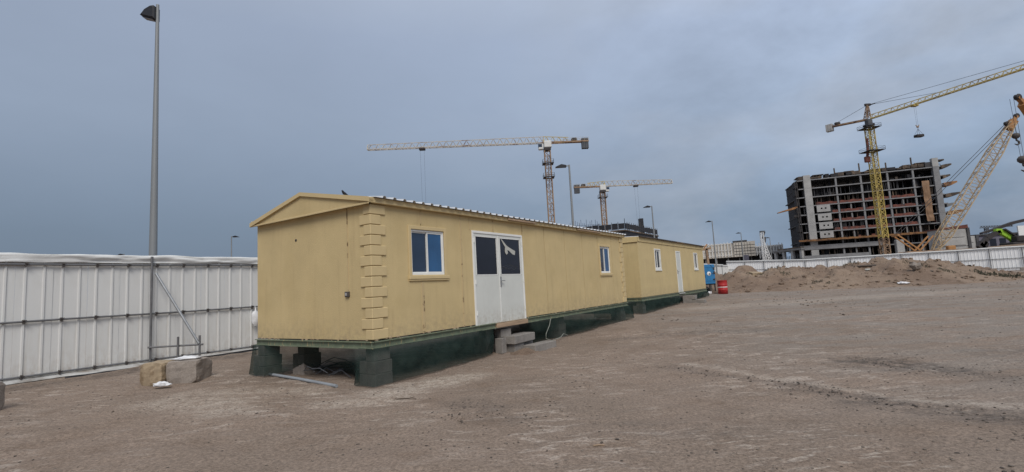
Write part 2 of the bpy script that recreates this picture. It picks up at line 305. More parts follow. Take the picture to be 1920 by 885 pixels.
def ground_material(name, berm=False):
    m = bpy.data.materials.new(name); m.use_nodes = True; t = m.node_tree; b = t.nodes['Principled BSDF']; b.inputs['Roughness'].default_value = .95; b.inputs['Specular IOR Level'].default_value = .15
    tc = t.nodes.new('ShaderNodeTexCoord')
    def nz(sc, det=6, ro=.6, stretch=None, rot=0, dist=0):
        n = t.nodes.new('ShaderNodeTexNoise'); n.inputs['Scale'].default_value = sc; n.inputs['Detail'].default_value = det; n.inputs['Roughness'].default_value = ro; n.inputs['Distortion'].default_value = dist
        if stretch:
            mp = t.nodes.new('ShaderNodeMapping'); mp.inputs['Scale'].default_value = stretch; mp.inputs['Rotation'].default_value = (0, 0, rot); t.links.new(tc.outputs['Object'], mp.inputs[0]); t.links.new(mp.outputs[0], n.inputs['Vector'])
        else: t.links.new(tc.outputs['Object'], n.inputs['Vector'])
        return n.outputs['Fac']
    def mr(src, a, b_, c=0, d=1):
        n = t.nodes.new('ShaderNodeMapRange'); n.interpolation_type = 'SMOOTHSTEP'; t.links.new(src, n.inputs[0])
        for i, v in enumerate((a, b_, c, d)): n.inputs[i+1].default_value = v
        return n.outputs[0]
    def mixc(f, a, c):
        x = t.nodes.new('ShaderNodeMix'); x.data_type = 'RGBA'; t.links.new(f, x.inputs[0])
        if isinstance(a, tuple): x.inputs[6].default_value = (*a, 1)
        else: t.links.new(a, x.inputs[6])
        x.inputs[7].default_value = (*c, 1); return x.outputs[2]
    def mul(a, c):
        x = t.nodes.new('ShaderNodeMath'); x.operation = 'MULTIPLY'; t.links.new(a, x.inputs[0])
        if isinstance(c, float): x.inputs[1].default_value = c
        else: t.links.new(c, x.inputs[1])
        return x.outputs[0]
    base = (.232, .178, .140) if not berm else (.250, .186, .138)
    c = mixc(mr(nz(.22), .4, .65), base, (.205, .160, .126) if not berm else (.185, .132, .098))
    c = mixc(mul(mr(nz(1.1, 6, .65), .48, .72), .7 if not berm else .95), c, (.172, .125, .093) if not berm else (.135, .095, .07))
    if not berm:
        # crusts of pale drifted sand, wind-drawn
        st = mr(nz(2.4, 5, .55, (.75, 2.3, 1), R(-18), .5), .53, .62); bigs = mr(nz(.30, 3), .42, .60)
        c = mixc(mul(mul(mul(st, bigs), mr(nz(14, 5, .7), .36, .60, .15, 1)), .85), c, (.385, .325, .275))
        st2 = mr(nz(6.0, 4, .5, (.55, 2.4, 1), R(-25), .3), .54, .63); big2 = mr(nz(.45, 3, .5, (1, 1, 1), 2.0), .47, .60)
        c = mixc(mul(mul(mul(st2, big2), mr(nz(19, 5, .7), .36, .62, .1, 1)), .8), c, (.375, .32, .27))
        # grey gravelly stretches further right
        sx = t.nodes.new('ShaderNodeSeparateXYZ'); t.links.new(tc.outputs['Object'], sx.inputs[0])
        c = mixc(mul(mul(mr(sx.outputs[0], 1.5, 9), mr(nz(.7, 5, .6, (.6, 1.6, 1), .3), .38, .62)), .55), c, (.225, .205, .182))
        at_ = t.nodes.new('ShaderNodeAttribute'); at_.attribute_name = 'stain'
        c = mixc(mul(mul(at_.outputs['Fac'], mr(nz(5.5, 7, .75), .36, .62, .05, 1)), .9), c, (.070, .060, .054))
        at2 = t.nodes.new('ShaderNodeAttribute'); at2.attribute_name = 'pale'
        c = mixc(mul(mul(at2.outputs['Fac'], mr(nz(7.5, 5, .6), .35, .6, .2, 1)), .8), c, (.40, .345, .29))
    sc = t.nodes.new('ShaderNodeVectorMath'); sc.operation = 'SCALE'; t.links.new(c, sc.inputs[0]); t.links.new(mr(nz(30, 6, .85), .28, .72, .52, 1.48), sc.inputs['Scale'])
    t.links.new(sc.outputs[0], b.inputs['Base Color'])
    bn = t.nodes.new('ShaderNodeBump'); bn.inputs['Strength'].default_value = .9; bn.inputs['Distance'].default_value = .03 if not berm else .08
    h = t.nodes.new('ShaderNodeMath'); h.operation = 'ADD'; t.links.new(mul(nz(26, 6, .7), .45), h.inputs[0]); t.links.new(nz(5 if not berm else 3, 5, .65), h.inputs[1])
    t.links.new(h.outputs[0], bn.inputs['Height']); t.links.new(bn.outputs[0], b.inputs['Normal'])
    return m
M['ground'] = ground_material('sandy_ground'); M['berm'] = ground_material('loose_soil', True)

# ------------------------------------------------------------------ ground
def gz(X, Y):
    g = .40*ss(7, 36, Y)*(1-.5*ss(22, 55, X))
    return g
def seg_d(x, y, a, b):
    ax, ay = a; bx, by = b; dx, dy = bx-ax, by-ay; t = max(0, min(1, ((x-ax)*dx+(y-ay)*dy)/(dx*dx+dy*dy))); return math.hypot(x-ax-t*dx, y-ay-t*dy)
STAIN = [((2.6, 9.2), (3.9, 7.4), .20, .40), ((3.9, 7.4), (4.25, 6.3), .28, .62), ((4.25, 6.3), (5.2, 4.9), .40, .75), ((5.9, 8.9), (6.6, 7.6), .36, 1.0), ((5.6, 8.6), (7.2, 6.6), .42, .45),
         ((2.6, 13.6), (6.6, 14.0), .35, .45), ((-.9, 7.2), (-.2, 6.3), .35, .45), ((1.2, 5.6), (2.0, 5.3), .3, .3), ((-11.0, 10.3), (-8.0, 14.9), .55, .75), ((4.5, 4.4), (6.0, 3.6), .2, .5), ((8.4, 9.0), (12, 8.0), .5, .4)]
PALE = [((-2.2, 8.2), (-1.0, 9.3), .45, 1.0), ((-2.9, 7.6), (-1.9, 8.0), .35, .7), ((3.1, 9.3), (4.6, 6.6), .12, .6), ((4.8, 6.2), (6.4, 4.7), .2, .8), ((8, 22), (22, 24), 1.1, .55), ((-6.0, 8.5), (-4.2, 7.6), .5, .7), ((-6.0, 9.2), (-3.6, 8.8), .35, .5)]
def axis(lo, hi, d0, d1, flat0, flat1):
    xs = [flat0]; 
    while xs[-1] < flat1: xs.append(xs[-1]+d0)
    st = d0; a = xs[-1]
    while a < hi: st = min(st*1.09, d1); a += st; xs.append(a)
    st = d0; a = xs[0]; pre = []
    while a > lo: st = min(st*1.09, d1); a -= st; pre.append(a)
    return pre[::-1]+xs
def build_ground():
    xs = axis(-700, 900, .075, 60, -9.0, 10.0); ys = axis(-300, 1400, .075, 60, 2.0, 17.0)
    nx, ny = len(xs), len(ys); vs = []; st = []; pl = []
    for y in ys:
        for x in xs:
            z = gz(x, y); s_ = p_ = 0.0
            if -14 < x < 45 and -2 < y < 60:
                near = 1 if (-10 < x < 12 and y < 20) else .6
                z += .045*fbm(x*.35, y*.35, 1, 3)*near
                z += .022*fbm(x*1.6+3, y*2.6, 5, 5)*near
                rip = ss(.0, .4, fbm(x*.3+7, y*.3, 3, 2)+.05)
                z += .006*math.sin((y*1.0-x*.35)*19+3*fbm(x*.9, y*.9, 8, 2))*rip*near
                if y < 40:
                    wob = .30*fbm(x*1.1, y*1.1, 11, 4)+.12*fbm(x*4, y*4, 2, 3)
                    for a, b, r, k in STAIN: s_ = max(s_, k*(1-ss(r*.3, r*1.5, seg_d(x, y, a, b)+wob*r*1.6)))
                    for a, b, r, k in PALE: p_ = max(p_, k*(1-ss(r*.3, r*1.5, seg_d(x, y, a, b)+wob*r*1.8)))
                    # shallow wheel rut along the damp track
                    for a, b, r, k in STAIN[:3]: z -= .014*math.exp(-(seg_d(x, y, a, b)/.14)**2)
            vs.append((x, y, z)); st.append(s_); pl.append(p_)
    fs = [(j*nx+i, j*nx+i+1, (j+1)*nx+i+1, (j+1)*nx+i) for j in range(ny-1) for i in range(nx-1)]
    me = bpy.data.meshes.new('ground'); me.from_pydata(vs, [], fs); me.polygons.foreach_set('use_smooth', [True]*len(fs))
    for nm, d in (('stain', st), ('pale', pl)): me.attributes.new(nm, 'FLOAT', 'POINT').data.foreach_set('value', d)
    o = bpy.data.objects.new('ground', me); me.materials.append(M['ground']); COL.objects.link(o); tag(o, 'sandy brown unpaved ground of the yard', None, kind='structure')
build_ground()

# berm: crest heights read along the photograph's skyline of the heap
CREST = [(9, .5), (12, 1.1), (14, 1.40), (17, 1.46), (21, 1.56), (24.4, 1.62), (26.8, 1.92), (29.3, 1.72), (31.8, 1.25), (34.5, .8), (38, .35), (46, .05)]
def crest(x):
    for (a, za), (b, zb) in zip(CREST, CREST[1:]):
        if a <= x <= b: return za+(zb-za)*ss(0, 1, (x-a)/(b-a))
    return 0
FOOT = [(9, 34.5), (14, 33.2), (18, 31.5), (22, 29.4), (26, 28.8), (30, 30), (34, 32.5), (46, 36)]
def lerp_tab(T, x):
    for (a, za), (b, zb) in zip(T, T[1:]):
        if a <= x <= b: return za+(zb-za)*(x-a)/(b-a)
    return T[-1][1]
def berm_z(x, y):
    f = lerp_tab(FOOT, x); top = crest(x)-gz(x, y)
    up = ss(f-.6, 37.2, y)*.55+.45*ss(f-.2, f+4.5, y); dn = 1-ss(38.5, 45, y); k = up*dn
    z = gz(x, y)+top*k
    z += k*(.30*fbm(x*.33, y*.33, 2, 4)+.36*fbm(x*.9, y*.9, 6, 5)+.26*abs(fbm(x*2.4, y*2.4, 9, 4)))
    return z-.10*(1-ss(0, .06, k))
def height_grid(name, x0, x1, y0, y1, d, fn, m, label):
    nx, ny = int((x1-x0)/d), int((y1-y0)/d)
    vs = [(x0+i*d, y0+j*d, fn(x0+i*d, y0+j*d)) for j in range(ny+1) for i in range(nx+1)]
    fs = [(j*(nx+1)+i, j*(nx+1)+i+1, (j+1)*(nx+1)+i+1, (j+1)*(nx+1)+i) for j in range(ny) for i in range(nx)]
    me = bpy.data.meshes.new(name); me.from_pydata(vs, [], fs); me.polygons.foreach_set('use_smooth', [True]*len(fs)); me.materials.append(m)
    o = bpy.data.objects.new(name, me); COL.objects.link(o); return tag(o, label, None, kind='structure')
height_grid('dirt_berm', 9, 45.9, 27.6, 46, .15, berm_z, M['berm'], 'long heap of loose brown soil in front of the far white fence')
mc = at(1394, 500, 52)
def mound_z(x, y):
    r = math.hypot(x-mc.x, y-mc.y); return gz(x, y)-.15+2.25*(1-ss(.3, 3.0, r+.25*fbm(x*.8, y*.8, 4, 3)))+.05*fbm(x*2, y*2, 1, 3)
height_grid('soil_mound', mc.x-5, mc.x+5, mc.y-5, mc.y+5, .2, mound_z, M['berm'], 'small brown soil mound beyond the berm')
def bank_z(x, y):
    t = y-(158-1.06*x)                      # behind the angled fence
    return gz(x, y)-.2+(3.45+.012*(x-50)+.25*fbm(x*.12, y*.12, 3, 3))*ss(-6, 0, t)*ss(44, 50, x)
height_grid('soil_bank', 44, 140, 40, 130, .8, bank_z, M['berm'], 'raised bank of brown soil behind the right-hand white fence')

# ------------------------------------------------------------------ cabins
def rects_minus(u0, u1, z0, z1, opens):
    us = sorted({u0, u1, *[min(max(v, u0), u1) for o in opens for v in o[:2]]}); zs = sorted({z0, z1, *[min(max(v, z0), z1) for o in opens for v in o[2:]]})
    for a, b in zip(us, us[1:]):
        run = None
        for c, d in zip(zs, zs[1:]):
            mu, mz = (a+b)/2, (c+d)/2
            solid = not any(o[0] < mu < o[1] and o[2] < mz < o[3] for o in opens)
            if solid: run = (run[0], d) if run else (c, d)
            elif run: yield a, b, *run; run = None
        if run: yield a, b, *run
def front_panels(par, edges, z0, z1, opens, m, y0=0, th=.06, gap=.004):
    for a, b in zip(edges, edges[1:]):
        mb = MB()
        for r in rects_minus(a+gap, b-gap, z0, z1, opens): mb.box(r[0], r[1], y0, y0+th, r[2], r[3])
        mb.build('wall_panel', m, par)
    # dark batten behind the joints
    mb = MB()
    for e in edges[1:-1]:
        for r in rects_minus(e-.04, e+.04, z0, z1, opens): mb.box(r[0], r[1], y0+th+.003, y0+th+.03, r[2], r[3])
    mb.build('wall_stud', M['joint'], par)
def sliding_window(par, u0, u1, z0, z1, casing=True, cream=M['trim'], dark_first=True, blue=None):
    root = MB(); t = .035
    for a in ((u0, u1, z0, z0+t), (u0, u1, z1-t, z1), (u0, u0+t, z0+t, z1-t), (u1-t, u1, z0+t, z1-t)): root.box(a[0], a[1], .012, .075, a[2], a[3])
    wnd = root.build('window', M['upvc'], par); mid = (u0+u1)/2
    for k, (a, b) in enumerate(((u0+t, mid+.012), (mid-.012, u1-t))):
        y = .048 if k == 0 else .024; f = MB(); s_ = .028
        for q in ((a, b, z0+t, z0+t+s_), (a, b, z1-t-s_, z1-t), (a, a+s_, z0+t+s_, z1-t-s_), (b-s_, b, z0+t+s_, z1-t-s_)): f.box(q[0], q[1], y, y+.022, q[2], q[3])
        f.build('sash_frame', M['upvc'], wnd)
        MB().box(a+s_-.004, b-s_+.004, y+.008, y+.014, z0+t+s_-.004, z1-t-s_+.004).build('pane', M['glass'] if (k == 0) == dark_first else (blue or M['glass_blue']), wnd)
        MB().box(a+s_, b-s_, y+.03, y+.034, z0+t+s_, z1-t-s_).build('blind', M['black'], wnd)
    if casing:
        c = .075; mb = MB()
        for q in ((u0-c, u0, z0-.01, z1+c), (u1, u1+c, z0-.01, z1+c), (u0, u1, z1, z1+c)): mb.cbox(q[0], q[1], -.018, .03, q[2], q[3], .006)
        mb.build('window_casing', cream, wnd)
        MB().cbox(u0-.10, u1+.10, -.045, .03, z0-.085, z0-.012, .008).build('window_sill', cream, wnd)
        MB().cbox(u0-.09, u1+.09, -.032, .02, z0-.115, z0-.087, .004).build('sill_drip', M['trim'], wnd)
    else:
        c = .05; mb = MB()
        for q in ((u0-c, u0, z0-c, z1+c), (u1, u1+c, z0-c, z1+c), (u0, u1, z1, z1+c), (u0, u1, z0-c, z0)): mb.cbox(q[0], q[1], -.02, .03, q[2], q[3], .006)
        mb.build('window_casing', M['upvc'], wnd)
        MB().cbox(u0-.07, u1+.07, -.04, .02, z0-.10, z0-c-.002, .008).build('window_sill', M['upvc'], wnd)
    return wnd
def corrugated(x0, x1, ya, za, yb, zb, pitch=.25, h=.038, th=.004):
    prof = []; x = x0
    while x < x1:
        prof += [(x, 0), (x+pitch*.62, 0), (x+pitch*.70, h), (x+pitch*.90, h), (x+pitch*.98, 0)]; x += pitch
    n = len(prof); vs = []
    for dz in (0, -th):
        for (y, z) in ((ya, za), (yb, zb)): vs += [(p[0], y, z+p[1]+dz) for p in prof]
    fs = []
    for i in range(n-1):
        fs += [(i, i+1, n+i+1, n+i), (2*n+i, 3*n+i, 3*n+i+1, 2*n+i+1), (i, 2*n+i, 2*n+i+1, i+1), (n+i, n+i+1, 3*n+i+1, 3*n+i)]
    return MB().add(vs, fs)

def cabin_near():
    L, Wd, zb, zt = 12.11, 3.68, .80, 3.225
    c = thing('portable_cabin', 'long cream portable cabin with white double door and raised corner blocks, nearest', 'cabin', W(0, 0), FROT)
    win1 = (.99, 1.95, 1.93, 2.83); win2 = (9.99, 10.84, 1.90, 2.82); dr = (2.90, 5.01, .765, 2.925)
    front_panels(c, [0, 1.275, 2.52, 3.75, 5.03, 6.20, 7.415, 8.62, 9.85, 11.05, L], zb, zt, [win1, win2, dr], M['wall'], gap=.009)
    for a, b in ((.06, Wd),): MB().box(0, .06, a+.002, b-.002, zb, zt).build('end_panel', M['wall'], c)
    MB().box(L-.06, L, .062, Wd, zb, zt).build('far_end_wall', M['wall'], c)
    MB().box(.062, L-.062, Wd-.06, Wd, zb, zt).build('rear_wall', M['wall'], c)
    MB().box(.0, L, .0, Wd, .785, .798).build('floor', M['black'], c)
    MB().box(.062, L-.062, .062, Wd-.062, zt-.06, zt-.002).build('ceiling', M['wood'], c)
    # cover strips over board joints, some rusty
    for u, a, b, wd in ((1.275, zb+.02, 1.80, .075), (1.275, 2.95, zt-.03, .05), (2.52, zb+.02, zt-.01, .05), (2.84, 2.935, zt-.02, .03), (5.06, 2.94, zt-.02, .03), (3.75, 2.94, zt-.02, .05)):
        MB().cbox(u-wd/2, u+wd/2, -.007, .01, a, b, .003).build('joint_strip', M['strip'], c)
    MB().cbox(-.008, .01, .625, .650, 1.70, zt-.01, .003).build('conduit', M['strip'], c)
    sk = MB().cbox(-.045, .005, .60, .70, 1.575, 1.675, .006).build('socket_box', M['clamp'], c)
    MB().cbox(-.056, -.044, .63, .672, 1.60, 1.652, .002).build('socket_face', M['conc'], sk)
    MB().lathe([(.0, .004), (.028, .004), (.03, 0), (.03, -.01)], n=12).build('vent_hole', M['black'], c, loc=(0, 2.253, 2.776)).rotation_euler = (0, -math.pi/2, 0)
    # corner blocks (quoins)
    hq = (zt-.005-zb)/13
    for k in range(13):
        z0 = zt-.005-(k+1)*hq; lf = k % 2 == 0; p = .026
        MB().cbox(-p, .335 if lf else .222, -p, .165 if lf else .272, z0+.006, z0+hq-.004, .009).build('corner_block', M['trim'], c)
        MB().cbox(L-(.30 if lf else .19), L+p, -p, .16, z0+.006, z0+hq-.004, .009).build('corner_block', M['trim'], c)
    sliding_window(c, *win1); sliding_window(c, *win2)
    # double door
    d0, d1, e0, e1 = dr; fr = MB()
    for q in ((d0, d1, e1-.055, e1), (d0, d0+.055, e0, e1-.055), (d1-.055, d1, e0, e1-.055)): fr.cbox(q[0], q[1], -.022, .05, q[2], q[3], .005)
    door = fr.build('double_door', M['upvc'], c); mid = (d0+d1)/2-.035
    for k, (a, b) in enumerate(((d0+.058, mid-.004), (mid+.004, d1-.058))):
        z0, z1, g0, s_ = e0+.008, e1-.058, 1.90, .055; m = MB(); y0, y1 = -.006, .032
        for q in ((a, b, z0, g0), (a, b, z1-s_, z1), (a, a+s_, g0, z1-s_), (b-s_, b, g0, z1-s_)): m.box(q[0], q[1], y0, y1, q[2], q[3])
        lf = m.build('door_leaf', M['door'], door)
        MB().box(a+s_-.004, b-s_+.004, .008, .014, g0-.004, z1-s_+.004).build('pane', M['glass_dark'], door)
        bd = MB()
        for q in ((a+s_, b-s_, g0, g0+.018), (a+s_, b-s_, z1-s_-.018, z1-s_), (a+s_, a+s_+.018, g0, z1-s_), (b-s_-.018, b-s_, g0, z1-s_)): bd.box(q[0], q[1], -.010, .010, q[2], q[3])
        bd.build('glazing_bead', M['upvc'], door)
    MB().box(mid-.024, mid+.004, -.016, -.007, e0+.02, e1-.07).build('meeting_strip', M['upvc'], door)
    h = MB().cbox(mid+.015, mid+.055, -.03, -.006, 1.62, 1.86, .006); h.bar((mid+.035, -.045, 1.76), (mid+.035, -.075, 1.76), .018); h.bar((mid+.035, -.07, 1.76), (mid+.13, -.07, 1.755), .018); h.bar((mid+.035, -.02, 1.76), (mid+.035, -.05, 1.76), .02)
    h.build('door_handle', M['steel'], door)
    hg = MB()
    for u in (d0+.05, d1-.05):
        for z in (1.05, 1.75, 2.7): hg.tube((u, -.03, z-.05), (u, -.03, z+.05), .012, n=8)
    hg.build('hinges', M['upvc'], door)
    pp = MB()                                     # torn paper left on the right-hand pane
    def sheet(pts, y, th=.003): pp.prism(pts, lambda a, b: (a, y, b), lambda a, b: (a, y+th, b))
    ux = mid+.10
    sheet([(ux+.02, 2.80), (ux+.06, 2.79), (ux+.28, 2.63), (ux+.40, 2.58), (ux+.66, 2.50), (ux+.63, 2.40), (ux+.52, 2.42), (ux+.38, 2.50), (ux+.28, 2.53), (ux+.16, 2.64)], .001)
    sheet([(ux+.20, 2.58), (ux+.29, 2.58), (ux+.32, 2.44), (ux+.25, 2.40), (ux+.19, 2.46)], -.003)
    pp.build('torn_paper', M['paper'], door)
    cr_ = MB(); 
    for k in range(5):
        pts = [(ux+.02+.1*j+random.uniform(-.02, .02), .004, 2.04+.022*k+.03*math.sin(j*1.1+k)+random.uniform(-.012, .012)) for j in range(8)]; cr_.path(pts, .002, 4)
    cr_.build('crumpled_film', M['cwt'], door)
    MB().cbox(3.63, 5.0, -.075, .02, .655, .755, .006).build('threshold_board', M['wood'], c)
    MB().cbox(3.66, 4.98, -.045, .02, .757, .772, .004).build('threshold_strip', M['block_tan'], c)
    # floor beam channel along front and near end (front broken by the threshold)
    for a, b in ((-.05, 3.62), (5.01, L+.06)):
        m = MB(); m.box(a, b, -.02, .0, .66, .775); m.box(a, b, -.065, -.02, .655, .672); m.box(a, b, -.065, -.02, .762, .780); m.build('floor_beam', M['beam'], c)
    m = MB(); m.box(-.02, .0, .0, Wd, .66, .775); m.box(-.065, -.02, -.065, Wd, .655, .672); m.box(-.065, -.02, -.065, Wd, .762, .780); m.build('floor_beam', M['beam'], c)
    m = MB()
    for k in range(9): m.box(.5+k*1.35, .6+k*1.35, .02, Wd, .66, .775)
    m.build('floor_joists', M['black'], c)
    # ragged paint drips / sealant along the foot of the wall
    for e in range(2):
        m = MB()
        for k in range(46 if e else 16):
            u = random.uniform(.05, L-.1) if e else random.uniform(.1, Wd-.1)
            if e and 2.85 < u < 5.05: continue
            r = random.uniform(.008, .022); x = (u, -.006, random.uniform(.782, .80)) if e else (-.006, u, random.uniform(.782, .80))
            m.cbox(x[0]-r*(1.8 if e else .8), x[0]+r*(1.8 if e else .8), x[1]-r*(.8 if e else 1.8), x[1]+r*(.8 if e else 1.8), x[2]-r*.7, x[2]+r, r*.35, jit=r*.25)
        m.build('sealant_lumps', M['block_tan'], c)['kind'] = 'stuff'
    # fascia, gable, roof
    MB().cbox(-.12, L+.10, -.10, .0, 3.228, 3.325, .006).build('eave_fascia', M['trim'], c)
    MB().cbox(-.12, L+.10, Wd, Wd+.05, 3.228, 3.325, .006).build('rear_fascia', M['trim'], c)
    g = [(-.10, 3.228), (Wd+.04, 3.228), (Wd+.04, 3.26), (1.9, 3.655), (-.10, 3.30)]
    MB().prism(g, lambda a, b: (-.10, a, b), lambda a, b: (-.003, a, b)).build('gable_panel', M['wall'], c)
    MB().prism(g, lambda a, b: (L+.003, a, b), lambda a, b: (L+.08, a, b)).build('gable_panel', M['wall'], c)
    for (ya, za, yb, zb_) in ((-.105, 3.325, 1.9, 3.70), (Wd+.06, 3.285, 1.9, 3.70)):
        MB().prism([(ya, za-.085), (yb, zb_-.075), (yb, zb_), (ya, za)], lambda a, b: (-.145, a, b), lambda a, b: (-.102, a, b)).build('rake_board', M['trim'], c)
    MB().cbox(-.125, -.101, -.10, Wd+.02, 3.20, 3.235, .005).build('gable_drip_edge', M['trim'], c)
    corrugated(.0, L+.12, -.17, 3.325, 1.9, 3.60).build('roof_sheet', M['roof'], c)
    corrugated(.0, L+.12, Wd+.08, 3.265, 1.9, 3.60).build('roof_sheet', M['roof'], c)
    MB().prism([(1.7, 3.615), (1.9, 3.645), (2.1, 3.615)], lambda a, b: (.0, a, b), lambda a, b: (L+.12, a, b)).build('ridge_cap', M['roof'], c)
    for u0, u1 in ((4.25, 5.55), (8.1, 9.9)): MB().cbox(u0, u1, -.15, -.102, 3.255, 3.305, .006).build('eave_board', M['wood'], c)
    return c
cabin_near()

N2 = .2
def cabin_far():
    U0 = 14.42; L = 11.6; Wd = 3.4; zb, zt = .86, 3.21
    c = thing('portable_cabin', 'cream portable cabin with single white door standing behind the nearest cabin', 'cabin', W(U0, N2), FROT)
    q = lambda px, py: (lambda r: (r[0]-U0, r[1]))(side_uz(px, py, N2))
    k = .1921; cp = lambda x, y: q(1160+x*k, 430+y*k)
    a1, a2 = cp(345, 212), cp(398, 375); b1, b2 = cp(726, 238), cp(757, 368); d1, d2 = cp(551, 214), cp(618, 632)
    win1 = (a1[0]+.04, a1[0]+.82, 2.06, 2.93); win2 = (b1[0]+.04, b1[0]+.82, 2.06, 2.93); dr = (d1[0], d1[0]+.84, .82, 2.97)
    front_panels(c, [0, 1.22, 2.44, 3.66, 4.88, 6.1, 7.32, 8.54, 9.76, L], zb, zt, [win1, win2, dr], M['wall2'], gap=.001)
    MB().box(0, .06, .062, Wd, zb, zt).build('end_panel', M['wall2'], c); MB().box(L-.06, L, .062, Wd, zb, zt).build('far_end_wall', M['wall2'], c)
    MB().box(.062, L-.062, Wd-.06, Wd, zb, zt).build('rear_wall', M['wall2'], c); MB().box(0, L, 0, Wd, .84, .857).build('floor', M['black'], c)
    MB().box(.062, L-.062, .062, Wd-.062, zt-.05, zt-.002).build('ceiling', M['wood'], c)
    for wn in (win1, win2): sliding_window(c, *wn, casing=False, blue=M['glass_dark'])
    f = MB()
    for r in ((dr[0], dr[1], dr[3]-.05, dr[3]), (dr[0], dr[0]+.05, dr[2], dr[3]-.05), (dr[1]-.05, dr[1], dr[2], dr[3]-.05)): f.cbox(r[0], r[1], -.018, .05, r[2], r[3], .005)
    do = f.build('door', M['upvc'], c)
    MB().box(dr[0]+.053, dr[1]-.053, .0, .035, dr[2]+.01, dr[3]-.053).build('door_leaf', M['door'], do)
    h = MB().cbox(dr[0]+.09, dr[0]+.13, -.02, 0, 1.78, 2.0, .004); h.bar((dr[0]+.11, -.01, 1.9), (dr[0]+.11, -.05, 1.9), .02); h.bar((dr[0]+.11, -.05, 1.9), (dr[0]+.22, -.05, 1.9), .02); h.build('door_handle', M['clamp'], do)
    MB().cbox(dr[0]-.08, dr[1]+.08, -.10, .0, .76, .815, .008).build('door_step_sill', M['conc'], c)
    m = MB(); m.box(-.05, L+.05, -.02, 0, .70, .835); m.box(-.05, L+.05, -.06, -.02, .695, .712); m.box(-.05, L+.05, -.06, -.02, .822, .84); m.build('floor_beam', M['beam'], c)
    m = MB(); m.box(-.02, 0, 0, Wd, .70, .835); m.box(-.06, -.02, -.06, Wd, .822, .84); m.build('floor_beam', M['beam'], c)
    MB().cbox(-.035, L+.035, -.03, .0, 3.213, 3.42, .006).build('eave_fascia', M['wall2'], c)
    g = [(-.03, 3.213), (Wd+.03, 3.213), (Wd+.03, 3.42), (Wd/2, 3.50), (-.03, 3.42)]
    MB().prism(g, lambda a, b: (-.035, a, b), lambda a, b: (-.003, a, b)).build('gable_panel', M['wall2'], c)
    MB().prism(g, lambda a, b: (L+.003, a, b), lambda a, b: (L+.08, a, b)).build('gable_panel', M['wall2'], c)
    MB().cbox(-.05, -.036, -.03, Wd+.03, 3.20, 3.222, .004).build('gable_drip_edge', M['trim'], c)
    corrugated(.15, L+.12, -.09, 3.428, Wd/2, 3.52, h=.03).build('roof_sheet', M['roof'], c); corrugated(.15, L+.12, Wd+.13, 3.428, Wd/2, 3.54, h=.03).build('roof_sheet', M['roof'], c)
    MB().cbox(.12, L+.10, -.115, -.032, 3.405, 3.455, .004).build('eave_batten', M['form'], c)
    return dr, U0
dr2, U2 = cabin_far()

# ------------------------------------------------------------------ shade nets round the feet of the cabins
def net(name, label, path, seed, cuts=None):
    """path: (u, n_top, n_bottom/plan pts) rows: (u_top, n_top, z_top, u_bot, n_bot, dz_bot)"""
    pts = []
    for (a, b) in zip(path, path[1:]):
        k = max(2, int(math.dist((a[3], a[4]), (b[3], b[4]))/.07))
        for i in range(k): pts.append([a[j]+(b[j]-a[j])*i/k for j in range(6)])
    pts.append(list(path[-1])); nr = 10; vs = []; org = W(path[0][0], path[0][1])
    for i, p in enumerate(pts):
        T = W(p[0], p[1], p[2]); g = W(p[3], p[4]); B = Vector((g.x, g.y, gz(g.x, g.y)+p[5]+.03+.025*fbm(i*.13, seed, 2)))
        for j in range(nr+1):
            t = j/nr; q = T.lerp(B, t); am = .055*math.sin(math.pi*min(1, t*.95+.05))
            wv = am*(fbm(i*.11+seed*3.1, t*1.3, seed)+.5*fbm(i*.35, t*3+seed, 7))-.03*math.sin(math.pi*t)
            vs.append(q+FY*wv+FX*wv*.4-org)
    n = nr+1; fs = [(i*n+j, (i+1)*n+j, (i+1)*n+j+1, i*n+j+1) for i in range(len(pts)-1) for j in range(nr)]
    o = MB().add(vs, fs, True).build(name, M['net'], loc=org); return tag(o, label, 'net', 'green shade nets')
zt = .665
net('shade_net', 'dark green shade net under the nearest cabin from its near corner to the door steps',
    [(.0, 3.75, zt, .15, 3.95, 0), (-.07, 3.74, zt, -.13, 3.80, 0), (-.07, 3.2, zt, -.13, 3.22, 0), (-.02, 3.0, zt, .35, 2.95, 0.05), (-.02, 2.1, zt, .75, 2.0, .05), (-.02, 1.2, zt, .55, 1.2, 0), (-.03, .55, zt, .12, .56, 0), (-.06, .42, zt, -.08, .44, 0), (-.075, -.02, zt, -.09, -.05, -.02), (-.02, -.07, zt, -.03, -.10, -.02), (.45, -.07, zt, .46, -.12, 0), (1.6, -.07, zt, 1.6, -.12, 0), (2.9, -.07, zt, 2.75, -.05, 0), (3.5, -.06, zt, 3.55, .05, 0.02), (3.6, .05, zt, 3.72, .35, .02)], 1)
net('shade_net', 'dark green shade net under the nearest cabin from the door steps to its far end',
    [(5.05, .25, zt, 5.3, .42, 0), (5.2, -.06, zt, 5.5, .12, 0), (6.6, -.07, zt, 6.7, -.02, 0), (8.5, -.07, zt, 8.5, -.13, 0), (9.6, -.07, zt, 9.5, -.04, 0), (10.9, -.07, zt, 10.9, -.12, 0), (12.2, -.07, zt, 12.42, -.16, 0), (12.22, .3, zt, 12.5, .25, 0), (12.22, 1.5, zt, 12.4, 1.5, 0)], 2)
z2 = .71
